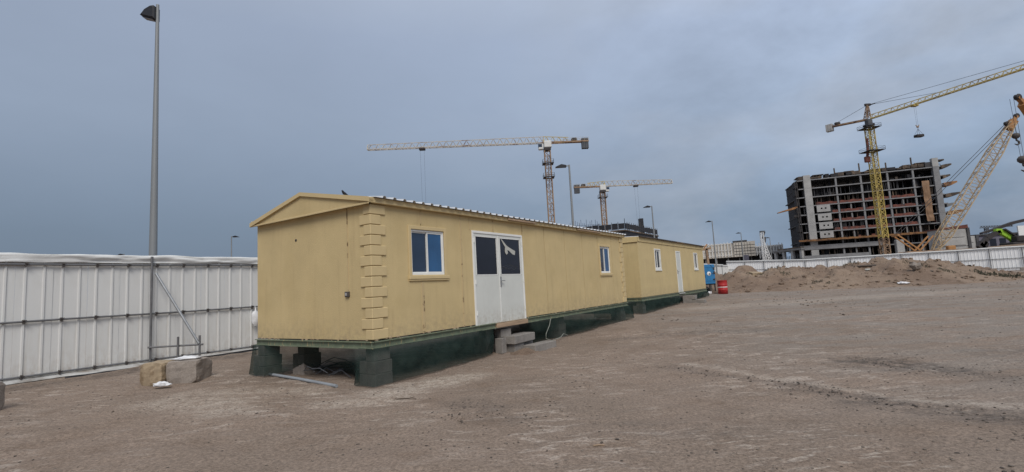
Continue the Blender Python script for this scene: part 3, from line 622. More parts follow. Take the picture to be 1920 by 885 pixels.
net('shade_net', 'dark green shade net under the rear cabin between its near corner and door',
    [(U2-.03, 3.4, z2, U2-.1, 3.4, 0), (U2-.03, 1.0, z2, U2-.12, 1.0, 0), (U2-.07, N2-.05, z2, U2-.15, N2-.12, 0), (U2+.6, N2-.07, z2, U2+.62, N2-.2, 0), (U2+2.5, N2-.07, z2, U2+2.4, N2-.1, 0), (U2+dr2[0]-.25, N2-.07, z2, U2+dr2[0]-.3, N2-.12, 0), (U2+dr2[0]-.2, N2+.3, z2, U2+dr2[0]-.2, N2+.3, 0)], 3)
net('shade_net', 'dark green shade net under the rear cabin beyond its door, near the blue box',
    [(U2+dr2[1]+.2, N2+.3, z2, U2+dr2[1]+.2, N2+.3, 0), (U2+dr2[1]+.3, N2-.07, z2, U2+dr2[1]+.4, N2-.08, 0), (U2+8.5, N2-.07, z2, U2+8.5, N2-.15, 0), (U2+11.65, N2-.07, z2, U2+11.75, N2-.12, 0), (U2+11.68, N2+1.5, z2, U2+11.75, N2+1.5, 0)], 4)

# ------------------------------------------------------------------ concrete blocks: piers and steps
def block(label, u, n, z, lu, ln, h, m='block', rot=0, group=None, cat='concrete block', jit=.004):
    g = W(u, n); o = MB().cbox(-lu/2, lu/2, -ln/2, ln/2, 0, h, .008, jit=jit).build('concrete_block', M[m], loc=(g.x, g.y, z), rz=FROT+R(rot))
    return tag(o, label, cat, group)
def pier(u, n, top, where, courses=3, m='block', along=True, n_first=2):
    g = W(u, n); z0 = gz(g.x, g.y)-.02; h = (top-z0)/courses
    nm = {0: 'bottom', courses-1: 'top'}
    for k in range(courses):
        cs = nm.get(k, 'middle')
        if k == courses-1 and n_first == 2:
            block(f'top concrete block of the pier {where}', u-.01, n-.07, z0+k*h, .36, .23, h-.003, m, rot=random.uniform(-2, 2), group='pier blocks')
        else:
            for s in (-1, 1):
                w_ = 'outer' if s < 0 else 'inner'
                block(f'{cs} course {w_} concrete block of the pier {where}', u, n+s*.104, z0+k*h, .41, .20, h-.003, m, rot=random.uniform(-1.5, 1.5), group='pier blocks')
pier(.21, .19, .655, 'under the nearest cabin corner')
pier(.13, 3.52, .655, 'under its fence-side corner')
pier(.55, 2.75, .655, 'set back under the cabin end', m='block_weight')
pier(3.95, .55, .655, 'behind the nearest cabin steps')
pier(7.1, .28, .655, 'behind the net right of the double door')
pier(11.85, .25, .655, 'at the far end of the nearest cabin')
pier(U2+.25, N2+.22, .69, 'under the near corner of the rear cabin')
pier(U2+11.3, N2+.22, .69, 'under the far corner of the rear cabin')
# steps at the double door
gs = gz(*W(4.6, -.1).xy)
block('grey step block standing upright beside the green net at the double door', 3.86, .02, gs, .20, .20, .36, rot=3)
block('grey block tucked under the threshold of the double door', 4.12, .12, gs+.362, .38, .20, .19, rot=-6)
block('lower grey block under the wide upper step of the double door', 4.30, -.05, gs, .42, .34, .195)
block('lower rear block carrying the far end of the upper door step', 4.86, .02, gs, .42, .30, .195)
block('wide grey concrete slab forming the upper step at the double door', 4.50, -.06, gs+.197, .98, .42, .19, rot=2)
block('low grey concrete slab forming the bottom step at the double door', 4.82, -.50, gs-.05, .98, .34, .19, rot=-2)
def soil_lip(u, n, r, h):
    g = W(u, n); b = gz(g.x, g.y); vs = []; fs = []; K, J = 20, 8
    for j in range(J+1):
        for k in range(K):
            t = 2*math.pi*k/K; rr = r*j/J*(1+.25*fbm(math.cos(t), math.sin(t), u)); zz = h*(1-ss(0, 1, j/J))-.03*(j == J)+.006*fbm(j, k, 3)
            vs.append(FX*rr*1.7*math.cos(t)+FY*rr*math.sin(t)+Vector((0, 0, zz)))
    for j in range(J):
        for k in range(K): fs.append((j*K+k, j*K+(k+1) % K, (j+1)*K+(k+1) % K, (j+1)*K+k))
    o = MB().add(vs, fs, True).build('soil_drift', M['berm'], loc=(g.x, g.y, b)); tag(o, 'low drift of soil against the door steps', None, kind='structure')
soil_lip(4.25, -.42, .34, .09)
ds = U2+(dr2[0]+dr2[1])/2; g2 = gz(*W(ds, N2-.3).xy)
block('grey block of the lower step at the single white door, left one', ds-.06, N2-.34, g2-.02, .42, .42, .20, rot=2)
block('grey block of the lower step at the single white door, right one', ds-.04, N2-.87, g2-.02, .42, .62, .18, rot=-2)
block('grey block forming the upper step at the single white door', ds+.0, N2-.42, g2+.182, .40, .62, .19, rot=1)

# ------------------------------------------------------------------ clutter under and by the nearest cabin
def wp(px, py, z=0):
    r = ray(px, py); return Vector((0, 0, CAMH))+r*((z-CAMH)/r.z)
a, b = wp(505, 703, .03), wp(631, 725, .03); a.z = gz(a.x, a.y)+.03; b.z = gz(b.x, b.y)+.035
tag(MB().path([a-a, (b-a)*.5+Vector((0, 0, .008)), b-a], .030, 10).build('conduit_pipe', M['pvc'], loc=a), 'long grey plastic pipe lying on the sand at the cabin end', 'pipe')
def crumple(name, label, loc, rx, ry, rz_, m, cat, seed, group=None):
    vs = []; fs = []; K, J = 14, 9
    for j in range(J+1):
        ph = math.pi*j/J
        for k in range(K):
            t = 2*math.pi*k/K; d = Vector((math.sin(ph)*math.cos(t), math.sin(ph)*math.sin(t), math.cos(ph))); s_ = 1+.42*fbm(d.x*1.6+seed, d.y*1.6, d.z*1.6, 4)
            v = Vector((d.x*rx*s_, d.y*ry*s_, (d.z*.5+.5)*2*rz_*s_)); v.z = max(v.z, 0); vs.append(v)
    for j in range(J):
        for k in range(K): fs.append((j*K+k, (j+1)*K+k, (j+1)*K+(k+1) % K, j*K+(k+1) % K))
    return tag(MB().add(vs, fs).build(name, m, loc=loc), label, cat, group)
p = wp(572, 702); crumple('plastic_bag', 'crumpled white plastic bag under the cabin end, left of two', (p.x, p.y, gz(p.x, p.y)), .11, .07, .045, M['plastic'], 'bag', 1)
p = wp(585, 701); crumple('plastic_bag', 'small crumpled white plastic scrap under the cabin end, right of two', (p.x, p.y, gz(p.x, p.y)), .06, .05, .035, M['plastic'], 'bag', 2)
rt = Vector(W(.45, 2.0)); m = MB()
for k in range(11):
    u0, n0 = random.uniform(.2, .7), random.uniform(1.5, 2.6); ln = random.uniform(.6, 1.4); an = random.uniform(-.5, .5)-1.2
    pts = [W(u0+math.cos(an)*ln*t+.05*math.sin(5*t+k), n0+math.sin(an)*ln*t, .03+.018*k*.6+random.uniform(.05, .2)*math.sin(math.pi*t))-rt for t in (0, .25, .5, .75, 1)]; m.path(pts, .008, 5)
tag(m.build('cable_tangle', M['cwt'], loc=rt), 'tangle of grey cables and rods on the ground under the cabin end', 'cables')
cb = W(6.0, -.08, .62); m = MB().path([v-cb for v in (W(6.15, -.08, .66), W(5.98, -.13, .5), W(5.72, -.16, .3), W(5.66, -.18, .18), W(5.9, -.22, .10), W(6.4, -.22, .13), W(6.7, -.16, .2), W(7.0, -.13, .12))], .008, 6)
tag(m.build('loose_cable', M['cable'], loc=cb), 'thin pale cable looping over the green net right of the steps', 'cable')

# ------------------------------------------------------------------ long white hoarding fence (left, running behind the cabins)
P0 = Vector((-8.49, 16.17, 0)); FT = Vector((P0.x, P0.y, 0))
def fence_left():
    f = thing('hoarding_fence', 'tall white ribbed sheet fence with pipe rails running behind the cream cabins', 'fence', P0, FROT)
    # local: x along, -y towards the camera
    def sheet_mesh(wd, ribs, z0, z1):
        pr = [(0.0, 0)]
        for r in ribs: pr += [(r-.034, 0), (r-.016, -.026), (r+.016, -.026), (r+.034, 0)]
        pr.append((wd-.003, 0)); m = MB(); n = len(pr)
        vs = [(x, y, z) for z in (z0, z1) for x, y in pr]+[(x, y+.004, z) for z in (z0, z1) for x, y in pr]
        fs = []
        for i in range(n-1): fs += [(i, i+1, n+i+1, n+i), (2*n+i, 3*n+i, 3*n+i+1, 2*n+i+1), (n+i, n+i+1, 3*n+i+1, 3*n+i), (i, 2*n+i, 2*n+i+1, i+1)]
        fs += [(0, n, 3*n, 2*n), (n-1, 3*n-1, 4*n-1, 2*n-1)]
        return m.add(vs, fs).mesh('fence_sheet')
    me = sheet_mesh(.67, [.1675+.0, .1675+.335], .10, 2.93); me.materials.append(M['sheet'])
    x0 = -.05-.67*12-.1675
    for k in range(17):
        o = bpy.data.objects.new('fence_sheet', me); COL.objects.link(o); o.parent = f; o.location = (x0+.67*k, random.uniform(-.002, .002), random.uniform(-.01, .01))
        if k % 2: o.location.y += .005
        o.rotation_euler = (random.uniform(-.004, .004), 0, random.uniform(-.006, .006))
    xe = x0+.67*17; me2 = sheet_mesh(2.68, [.1675+.335*i for i in range(8)], .10, 2.93); me2.materials.append(M['sheet'])
    k = 0
    while xe+2.68*k < 80:
        o = bpy.data.objects.new('fence_sheet', me2); COL.objects.link(o); o.parent = f; xx = xe+2.68*k; g = P0+FX*xx; o.location = (xx, .003*(k % 2), gz(g.x, g.y)*.8*ss(0, 20, xx)); k += 1
    zz = lambda x: gz(*(P0+FX*x).xy)*.8*ss(0, 20, x)
    for z in (.155, 1.405, 2.735):
        pts = [(x, -.062, z+zz(x)+.006*math.sin(x*1.3+z)) for x in [x0+i*.9 for i in range(98)]]
        MB().path(pts, .024, 8).build('rail_pipe', M['rail'], f)
    # clamps on every second rib
    cm = MB().cbox(-.024, .024, -.098, -.035, -.042, .042, .006); cm.tube((-.03, -.11, .02), (.05, -.11, .02), .010, n=6); cm.tube((0, -.12, -.05), (0, -.07, -.05), .014, n=6); cme = cm.mesh('rail_clamp'); cme.materials.append(M['clamp'])
    for k in range(-1, 13):
        x = -.05-.67*(10-k)+.67*2-.005
        for z in (.155, 1.405, 2.735):
            o = bpy.data.objects.new('rail_clamp', cme); COL.objects.link(o); o.parent = f; o.location = (x, 0, z+.006*math.sin(x*1.3+z)); o.rotation_euler.y = random.uniform(-.2, .2)
    # post with raking brace
    MB().tube((-2.88, -.11, -.05), (-2.88, -.11, 2.97), .030, n=10).build('post_pipe', M['rail'], f)
    MB().tube((-2.80, -.16, 2.50), (-2.10, -1.10, .52), .034, n=10).build('brace_pipe', M['steel'], f)
    MB().tube((-2.95, -.14, .50), (-2.02, -1.16, .49), .026, n=10).build('brace_strut', M['rail'], f)
    MB().tube((-2.47, -.75, -.02), (-2.47, -.75, .74), .028, n=10).build('stub_pipe', M['rail'], f)
    MB().tube((-2.08, -1.10, -.02), (-2.08, -1.10, .74), .028, n=10).build('stub_pipe', M['rail'], f)
    for k in range(5):
        x = 18+14*k; MB().tube((x, -.11, 0), (x, -.11, 3.2), .035, n=8).build('post_pipe', M['rail'], f)
    # tarpaulin cap along the top and the loose flap at the foot
    vs = []; n = 9; xs = [x0-.3+i*.12 for i in range(100)]+[x0-.3+12+i*2 for i in range(37)]
    for i, x in enumerate(xs):
        for j in range(n):
            t = j/(n-1); wv = .035*fbm(x*.8, t*3, 1)+.03*fbm(x*2.2, t*5+x*.6, 4)
            y = -.05-.02*math.sin(math.pi*t)+wv if t < .75 else -.05-.02*math.sin(math.pi*.75)+wv*.6+(t-.75)*.5
            vs.append((x, y-.005, zz(x)+2.795+.215*min(1, t/.8)-.03*max(0, t-.8)+.03*fbm(x*.7, t, 9)+.008*math.sin(x*2.1)*t))
    fs = [(i*n+j, (i+1)*n+j, (i+1)*n+j+1, i*n+j+1) for i in range(len(xs)-1) for j in range(n-1)]
    MB().add(vs, fs, True).build('top_tarpaulin', M['tarp'], f)
    vs = []; xs = [x0-.3+i*.1 for i in range(130)]; n = 7
    for i, x in enumerate(xs):
        kick = .20+.26*ss(-4.8, -4.0, x)*(1-ss(-3.4, -2.8, x))+.18*ss(-2.2, -1.2, x)
        for j in range(n):
            t = j/(n-1); g = P0+FX*x; vs.append((x, -.028-kick*t**1.3+.05*t*fbm(x*1.4, t*2, 3), .105*(1-t)+.012+gz(g.x, g.y)*t+.05*math.sin(math.pi*t)*fbm(x*1.1, t*1.5, 6)))
    fs = [(i*n+j, i*n+j+1, (i+1)*n+j+1, (i+1)*n+j) for i in range(len(xs)-1) for j in range(n-1)]
    MB().add(vs, fs, True).build('foot_tarpaulin', M['tarp_dirty'], f)
    for a_, b_ in (((-4.75, -.50, .03), (-3.2, -.50, .03)), ((-2.1, -.46, .04), (.9, -.50, .05))): MB().path([a_, tuple((a_[i]+b_[i])/2+(.01 if i == 2 else 0) for i in range(3)), b_], .024, 8).build('foot_pipe', M['black'], f)
fence_left()
bg_ = P0+FX*0-FY*.13
m = MB(); m.path([(0, 0, 1.43), (.015, -.01, 1.33), (.0, -.02, 1.22)], [.008, .02, .05], 8)
K, J = 14, 8; vs = []; fs = []
for j in range(J+1):
    ph = j/J; r = .03+.115*math.sin(math.pi*min(.93, .15+.78*ph)); 
    for k in range(K):
        t = 2*math.pi*k/K; rr = r*(1+.25*fbm(math.cos(t)*1.5, math.sin(t)*1.5, ph*3)); vs.append((rr*math.cos(t), -.04+rr*.7*math.sin(t), 1.27-.47*ph))
for j in range(J):
    for k in range(K): fs.append((j*K+k, (j+1)*K+k, (j+1)*K+(k+1) % K, j*K+(k+1) % K))
m.add(vs, fs, True); m.add(vs[-K:], [tuple(range(K))])
tag(m.build('hanging_bag', M['plastic'], loc=bg_, rz=FROT), 'white plastic bag hanging from the fence rail beside the cabin', 'bag')

# weights and litter in front of the fence
def lump(name, label, c, sx, sy, sz, m, rz, seed, cat, amp=.05):
    o_ = MB(); n = 7; vs = []; fs = []; idx = {}
    def V(i, j, k):
        if (i, j, k) not in idx:
            q = Vector((i/n-.5, j/n-.5, k/n)); r = Vector((abs(q.x*2)**6, abs(q.y*2)**6, abs(q.z*2-1)**6)); cut = .012*(r.x*r.y+r.y*r.z+r.x*r.z)
            d = Vector((q.x, q.y, q.z-.5)); q2 = d*(1-cut*3)*(1+amp*fbm(q.x*3+seed, q.y*3, q.z*3, 4)); idx[(i, j, k)] = len(vs); vs.append((q2.x*sx, q2.y*sy, max(0, (q2.z+.5)*sz)))
        return idx[(i, j, k)]
    for a_ in range(n):
        for b_ in range(n):
            fs += [(V(a_, b_, n), V(a_+1, b_, n), V(a_+1, b_+1, n), V(a_, b_+1, n)), (V(a_, 0, b_), V(a_+1, 0, b_), V(a_+1, 0, b_+1), V(a_, 0, b_+1)), (V(a_+1, n, b_), V(a_, n, b_), V(a_, n, b_+1), V(a_+1, n, b_+1)),
                   (V(0, a_+1, b_), V(0, a_, b_), V(0, a_, b_+1), V(0, a_+1, b_+1)), (V(n, a_, b_), V(n, a_+1, b_), V(n, a_+1, b_+1), V(n, a_, b_+1)), (V(a_+1, b_, 0), V(a_, b_, 0), V(a_, b_+1, 0), V(a_+1, b_+1, 0))]
    return tag(o_.add(vs, fs).build(name, m, loc=c, rz=rz), label, cat)
lump('concrete_weight', 'tan stained concrete weight block by the fence brace', (-7.50, 10.62, -.015), .50, .55, .46, M['block_tan'], R(-6), 3, 'concrete weight', .07)
lump('concrete_weight', 'grey concrete weight block topped with a white bag by the fence brace', (-6.97, 10.72, -.015), .62, .60, .46, M['block_weight'], R(3), 5, 'concrete weight', .06)
lump('concrete_weight', 'pale concrete weight block cut off at the left edge of the picture', (-9.02, 8.32, -.015), .62, .6, .50, M['block_weight'], R(10), 9, 'concrete weight', .05)
crumple('plastic_bag', 'white plastic bag lying on top of the grey concrete weight', (-7.02, 10.72, .435), .24, .18, .035, M['plastic'], 'bag', 4)
p = wp(300, 727); crumple('plastic_bag', 'white plastic scrap on the sand at the foot of the concrete weights', (p.x, p.y+.04, gz(p.x, p.y)), .17, .10, .045, M['plastic'], 'bag', 6)

# ------------------------------------------------------------------ right-hand fence
def fence_right():
    A, B = Vector((67.5, 54.2, 0)), Vector((35.4, 83.0, 0)); d = (B-A); Ln = d.length; d.normalize(); nrm = Vector((-d.y, d.x, 0))
    if nrm.y > 0: nrm = -nrm
    f = thing('hoarding_fence', 'distant white ribbed fence with braced posts behind the soil heap', 'fence', A, 0)
    top = lambda t: 3.02+.25*t+.55*max(0, t-.72)/.28; nseg = 15; st = Ln/nseg
    for k in range(nseg):
        t0, t1 = k/nseg, (k+1)/nseg; m = MB(); prof = []; x = 0
        while x < st-.05: prof += [(x, 0), (x+.23, 0), (x+.26, .03), (x+.31, .03), (x+.33, 0)]; x += .335
        prof = [p for p in prof if p[0] < st-.01]+[(st-.004, 0)]; n = len(prof); vs = []
        for z_ in (0, 1):
            for (px, py) in prof:
                t = t0+(t1-t0)*px/st; q = d*(k*st+px)+nrm*py; vs.append((q.x, q.y, top(t)-2.80+2.78*z_))
        fs = [(i, i+1, n+i+1, n+i) for i in range(n-1)]
        m.add(vs, fs).build('fence_panel', M['sheet_far'], f)
    for h in (.30, 1.45, 2.62):
        MB().path([d*(i*st)+nrm*.09+Vector((0, 0, top(i/nseg)-2.80+h)) for i in range(nseg+1)], .035, 6).build('rail_pipe', M['rail'], f)
    for k in range(nseg+1):
        b_ = d*(k*st)+nrm*.15; z0 = top(k/nseg)-2.85
        MB().tube(b_+Vector((0, 0, z0)), b_+Vector((0, 0, z0+2.75)), .05, n=8).build('post_pipe', M['rail'], f)
        MB().tube(b_+Vector((0, 0, z0+1.5)), b_+nrm*1.0+Vector((0, 0, z0+.2)), .035, n=6).build('brace_pipe', M['rail'], f)
        if k < 12:
            q = b_+nrm*.95; o = MB().cbox(-.45, .45, -.3, .3, 0, .5, .03, jit=.02).build('base_block', M['block_weight'], f, loc=(q.x, q.y, z0-.1)); o.rotation_euler.z = math.atan2(d.y, d.x)
    MB().path([d*(i*st)+Vector((0, 0, top(i/nseg)+.0+.03*math.sin(i*2.1))) for i in range(nseg+1)], .09, 8).build('top_tarpaulin', M['tarp'], f)
fence_right()

# ------------------------------------------------------------------ street lamps
def big_lamp():
    Y = 14.7; b = at(287, 475, Y); top = at(297, 9, Y).z; f = thing('street_lamp', 'tall grey lamp post with black half-dome head just behind the white fence', 'street lamp', (b.x, b.y, gz(b.x, b.y)-.02))
    zt_ = top-f.location.z
    MB().tube((0, 0, 0), (0, 0, zt_), .130, .044, n=14).build('post', M['pole'], f)
    MB().tube((0, 0, 0), (0, 0, .04), .22, n=14).build('base_plate', M['steel'], f)
    prof = [(-.02, .0), (-.06, .03), (-.20, .02), (-.42, -.11), (-.58, -.33), (-.50, -.38), (-.10, -.50), (-.02, -.50)]
    m = MB(); n = len(prof); wd = [(.06, 0), (.17, .1), (.17, .9), (.06, 1)]; vs = []
    cx = -.25; cz = -.22
    for yy, s_ in ((-.19, .78), (-.15, 1), (.15, 1), (.19, .78)): vs += [(.80*(cx+(x-cx)*s_), yy*.8, zt_-.10+.80*(cz+(z-cz)*s_)) for x, z in prof]
    fs = [tuple(range(n))[::-1], tuple(range(3*n, 4*n))]+[(k*n+i, k*n+(i+1) % n, (k+1)*n+(i+1) % n, (k+1)*n+i) for k in range(3) for i in range(n)]
    hd = m.add(vs, fs).build('lamp_head', M['black'], f)
    MB().prism([(-.51, -.395), (-.11, -.515), (-.11, -.525), (-.51, -.405)], lambda x, z: (.8*x, -.10, zt_-.10+.8*z), lambda x, z: (.8*x, .10, zt_-.10+.8*z)).build('lens', M['glass'], hd)
big_lamp()
def small_lamp(px, py, Y, label, sgn=-1, arm=.6):
    b = at(px, py, Y); g0 = gz(b.x, b.y)-.05; h = b.z-g0; f = thing('street_lamp', label, 'street lamp', (b.x, b.y, g0), group='lamp posts along the road')
    MB().tube((0, 0, 0), (0, 0, h), .12, .06, n=10).build('post', M['pole'], f)
    m = MB().bar((0, 0, h-.06), (sgn*arm*.5, 0, h-.08), .07); m.build('arm', M['pole'], f)
    a0, a1 = sgn*arm*.35, sgn*(arm*.35+.75)
    MB().prism([(a0, -.02), (a0+(a1-a0)*.45, .07), (a1, -.10), (a1, -.14), (a0, -.14)], lambda x, z: (x, -.16, h-.02+z), lambda x, z: (x, .16, h-.02+z)).build('lamp_head', M['black'], f)
small_lamp(1067, 309, 34, 'slim lamp post rising between the two left tower cranes')
small_lamp(1222, 386, 56, 'lamp post beside the dark pillar at the end of the formwork deck')
small_lamp(1335, 414, 73, 'lamp post right of the rear cabin above the blue box')
small_lamp(1389, 436, 98, 'lamp post in front of the pale low building')
small_lamp(1443, 445, 118, 'short distant lamp post right of the white lattice tower')
small_lamp(434, 443, 64, 'small distant lamp post between the fence and the nearest cabin', 1)
small_lamp(233, 476, 79, 'far lamp post whose head just shows above the left fence', -1)

# ------------------------------------------------------------------ blue box, red drum
def gp(px, py):
    z = .3
    for _ in range(12): q = wp(px, py, z); z = gz(q.x, q.y)
    return q
dq = gp(1356, 551); bx_ = W(27.6, .55); bx_.z = gz(bx_.x, bx_.y)
def drum():
    f = thing('oil_drum', 'red steel drum with a white band beside the blue box', 'drum', dq)
    r = .30; pr = [(0, .02), (r-.02, .02), (r-.02, 0), (r, 0)]
    for z in (.28, .58): pr += [(r, z-.02), (r+.014, z), (r, z+.02)]
    pr += [(r, .86), (r+.012, .87), (r+.012, .885), (r-.015, .885), (r-.015, .865), (0, .865)]
    MB().lathe(pr, n=32).build('barrel', M['red'], f)
    MB().lathe([(r+.003, .42), (r+.003, .47)], n=32).build('white_band', M['white'], f)
    MB().tube((.15, .05, .86), (.15, .05, .885), .03, n=10).build('bung', M['steel'], f)
drum()
def blue_box():
    w2 = 1330-1322
    f = thing('blue_tank', 'blue tank box with a round white emblem at the end of the rear cabin', 'tank', (dq.x-.36, dq.y+1.5, gz(dq.x, dq.y+1)), R(4))
    b = MB().cbox(-.62, .40, -.35, .35, .66, 1.98, .03).build('tank_body', M['blue'], f)
    for z in (.86, 1.78): MB().cbox(-.63, .41, -.362, -.351, z, z+.05, .004).build('rib', M['blue'], b)
    MB().lathe([(0, .012), (.13, .012), (.14, 0)], n=20).build('round_emblem', M['white'], b, loc=(-.02, -.352, 1.36)).rotation_euler = (math.pi/2, 0, 0)
    MB().lathe([(0, .006), (.05, .006), (.05, 0)], n=12).build('emblem_centre', M['black'], b, loc=(.02, -.366, 1.34)).rotation_euler = (math.pi/2, 0, 0)
    m = MB()
    for k in range(7):
        x, z = random.choice((-.55, -.35, .28, .33, -.5, .3)), random.uniform(.8, 1.85); m.cbox(x-.05, x+.06, -.356, -.349, z-.09, z+.07, .001, jit=.02)
    m.build('peeled_paint', M['black'], b)
    for x in (-.56, .34):
        for y in (-.3, .3): MB().box(x-.03, x+.03, y-.03, y+.03, 0, .66).build('leg', M['black'], f)
    MB().box(-.6, .38, -.33, .33, .60, .655).build('stand_frame', M['black'], f)
    wh = MB().lathe([(.10, -.06), (.22, -.07), (.24, -.03), (.24, .03), (.22, .07), (.10, .06)], n=20).build('wheel', M['black'], f, loc=(-.25, -.22, .25)); wh.rotation_euler = (math.pi/2, 0, .3)
    MB().tube((.05, -.25, .1), (.05, -.25, .6), .08, n=10).build('valve_pipe', M['clamp'], f)
blue_box()
p = gp(1331, 552); crumple('plastic_bag', 'small white bag on the ground left of the red drum', (p.x, p.y, p.z), .16, .12, .09, M['plastic'], 'bag', 12)

# ------------------------------------------------------------------ tower cranes
def jib_tri(m, p0, p1, w, h0, h1, seg, r, rc):
    """triangular jib: two bottom chords, one top chord"""
    p0, p1 = Vector(p0), Vector(p1); d = (p1-p0).normalized(); a = d.cross(Vector((0, 0, 1))).normalized(); up = a.cross(d)
    B = lambda t, s_: p0.lerp(p1, t)+a*(s_*w/2); T = lambda t: p0.lerp(p1, t)+up*(h0+(h1-h0)*t)
    for s_ in (-1, 1): m.bar(B(0, s_), B(1, s_), rc*1.2)
    m.bar(T(0), T(1), rc)
    for i in range(seg):
        t0, tm, t1 = i/seg, (i+.5)/seg, (i+1)/seg
        for s_ in (-1, 1): m.bar(B(t0, s_), T(tm), r); m.bar(T(tm), B(t1, s_), r)
        m.bar(B(t0, -1), B(t0, 1), r); m.bar(B(t0, -1), B(t1, 1), r)
    m.bar(B(1, -1), B(1, 1), rc); m.bar(T(1), B(1, 1), rc); m.bar(T(1), B(1, -1), rc)
def platform(par, z, w, hw, m=None):
    p = MB()
    for (x0, x1, y0, y1) in ((-hw, hw, -hw, -w/2-.05), (-hw, hw, w/2+.05, hw), (-hw, -w/2-.05, -w/2-.05, w/2+.05), (w/2+.05, hw, -w/2-.05, w/2+.05)): p.box(x0, x1, y0, y1, z, z+.18)
    for x in (-hw, 0, hw):
        for y in (-hw, hw): p.bar((x, y, z), (x, y, z+1.2), .07)
    for s_ in (-1, 1):
        for zz in (.6, 1.2): p.bar((-hw, s_*hw, z+zz), (hw, s_*hw, z+zz), .06); p.bar((s_*hw, -hw, z+zz), (s_*hw, hw, z+zz), .06)
    return p.build('climbing_platform', M['crane_dark'], par)
def flat_top_crane(label, base, ztop, jib_dir, jib_len, cj_len, mw, trolley_t, zb=0, hook_drop=20, plats=(), flip=1):
    b = Vector((base.x, base.y, zb)); c = thing('tower_crane', label, 'tower crane', b); H = ztop-zb; jd = Vector((*jib_dir, 0)).normalized()
    m = MB(); lattice(m, (0, 0, 0), (0, 0, H-2.6), mw, seg=int(H/1.9), r=.12, rc=.26, x=False)
    for k in range(int(H/1.9/2)): m.bar((-.2, -mw*.2, k*3.8), (.2, mw*.2, k*3.8+3.4), .16)
    m.build('mast', M['crane_rust'], c)
    MB().cbox(-mw*.62, mw*.62, -mw*.62, mw*.62, H-2.9, H-2.0, .1).build('slewing_ring', M['crane_dark'], c)
    MB().cbox(-1.0, 1.4, -1.0, 1.0, H-2.0, H+.2, .25).build('tower_head', M['crane_white'], c)
    a = Vector((0, 0, H-.3)); perp = jd.cross(Vector((0, 0, 1)))
    cab = a+jd*1.9+perp*flip*.2+Vector((0, 0, -1.1)); MB().cbox(-.75, .75, -.7, .7, -1.0, 1.0, .15).build('operator_cab', M['crane_white'], c, loc=cab); MB().cbox(-.6, .6, -.72, .72, -.3, .7, .05).build('cab_window', M['glass'], c, loc=cab+jd*.2)
    m = MB(); jib_tri(m, a+jd*1.0, a+jd*jib_len, 1.3, 2.0, 1.5, int(jib_len/2.1), .10, .17); m.build('jib', M['crane_pale'], c)
    m = MB(); jib_tri(m, a-jd*cj_len*.52, a+jd*1.0, 1.3, 1.5, 2.0, 4, .09, .17); m.build('head_frame', M['crane_y'], c)
    m = MB(); e = a-jd*cj_len
    for s_ in (-1, 1): m.bar(a+perp*.65*s_, e+perp*.65*s_, .28, .42)
    m.bar(a-jd*cj_len*.45+Vector((0, 0, -.1)), e+Vector((0, 0, -.1)), 1.5, .25); m.build('counter_jib', M['crane_rust'], c)
    m = MB()
    for i in range(7):
        q = a.lerp(e, .4+.1*i)
        for s_ in (-1, 1): m.bar(q+perp*.8*s_, q+perp*.8*s_+Vector((0, 0, 1.2)), .06)
    for s_ in (-1, 1):
        for h in (.6, 1.2): m.bar(a.lerp(e, .4)+perp*.8*s_+Vector((0, 0, h)), e+perp*.8*s_+Vector((0, 0, h)), .05)
    m.build('handrail', M['crane_pale'], c)
    MB().cbox(-.9, .9, -.6, .6, 0, 1.1, .3).build('winch', M['crane_dark'], c, loc=a.lerp(e, .66)+Vector((0, 0, .15)))
    for k in range(4):
        o = MB().cbox(-.24, .24, -.7, .7, -2.3, 1.0, .06).build('counterweight', M['cwt'], c, loc=e+jd*(.35+.52*k)); o.rotation_euler.z = math.atan2(jd.y, jd.x)
    tr = a+jd*jib_len*trolley_t
    MB().cbox(-.9, .9, -.75, .75, -.75, -.15, .08).build('trolley', M['crane_dark'], c, loc=tr)
    for s_ in (-1, 1): MB().tube(tr+jd*.6*s_+Vector((0, 0, -.6)), tr+jd*.45*s_+Vector((0, 0, -hook_drop)), .022, n=5).build('hoist_rope', M['rope'], c)
    hk = MB().cbox(-.6, .6, -.2, .2, -.3, .7, .1); hk.path([(0, 0, -.3), (0, 0, -.6), (.22, 0, -.85), (0, 0, -1.05), (-.2, 0, -.9)], .09, 6); hk.build('hook_block', M['crane_dark'], c, loc=tr+Vector((0, 0, -hook_drop-.5)))
    for z in plats: platform(c, H-z, mw, mw*.95)
    return c
b1 = at(1029, 330, 150)
flat_top_crane('large flat-top tower crane with its long jib pointing left over the nearest cabin', b1, at(1027, 272, 150).z+1.0, (-1, -.055), 54.6, 13.0, 1.75, .70, .3, 28, plats=(7, 11.3))
b2 = at(1131, 380, 190)
flat_top_crane('smaller tower crane with a short jib pointing right above the formwork deck', b2, at(1130, 348, 190).z, (1, .05), 27.6, 11.0, 1.75, .48, .3, 22, plats=(4.8,), flip=-1)

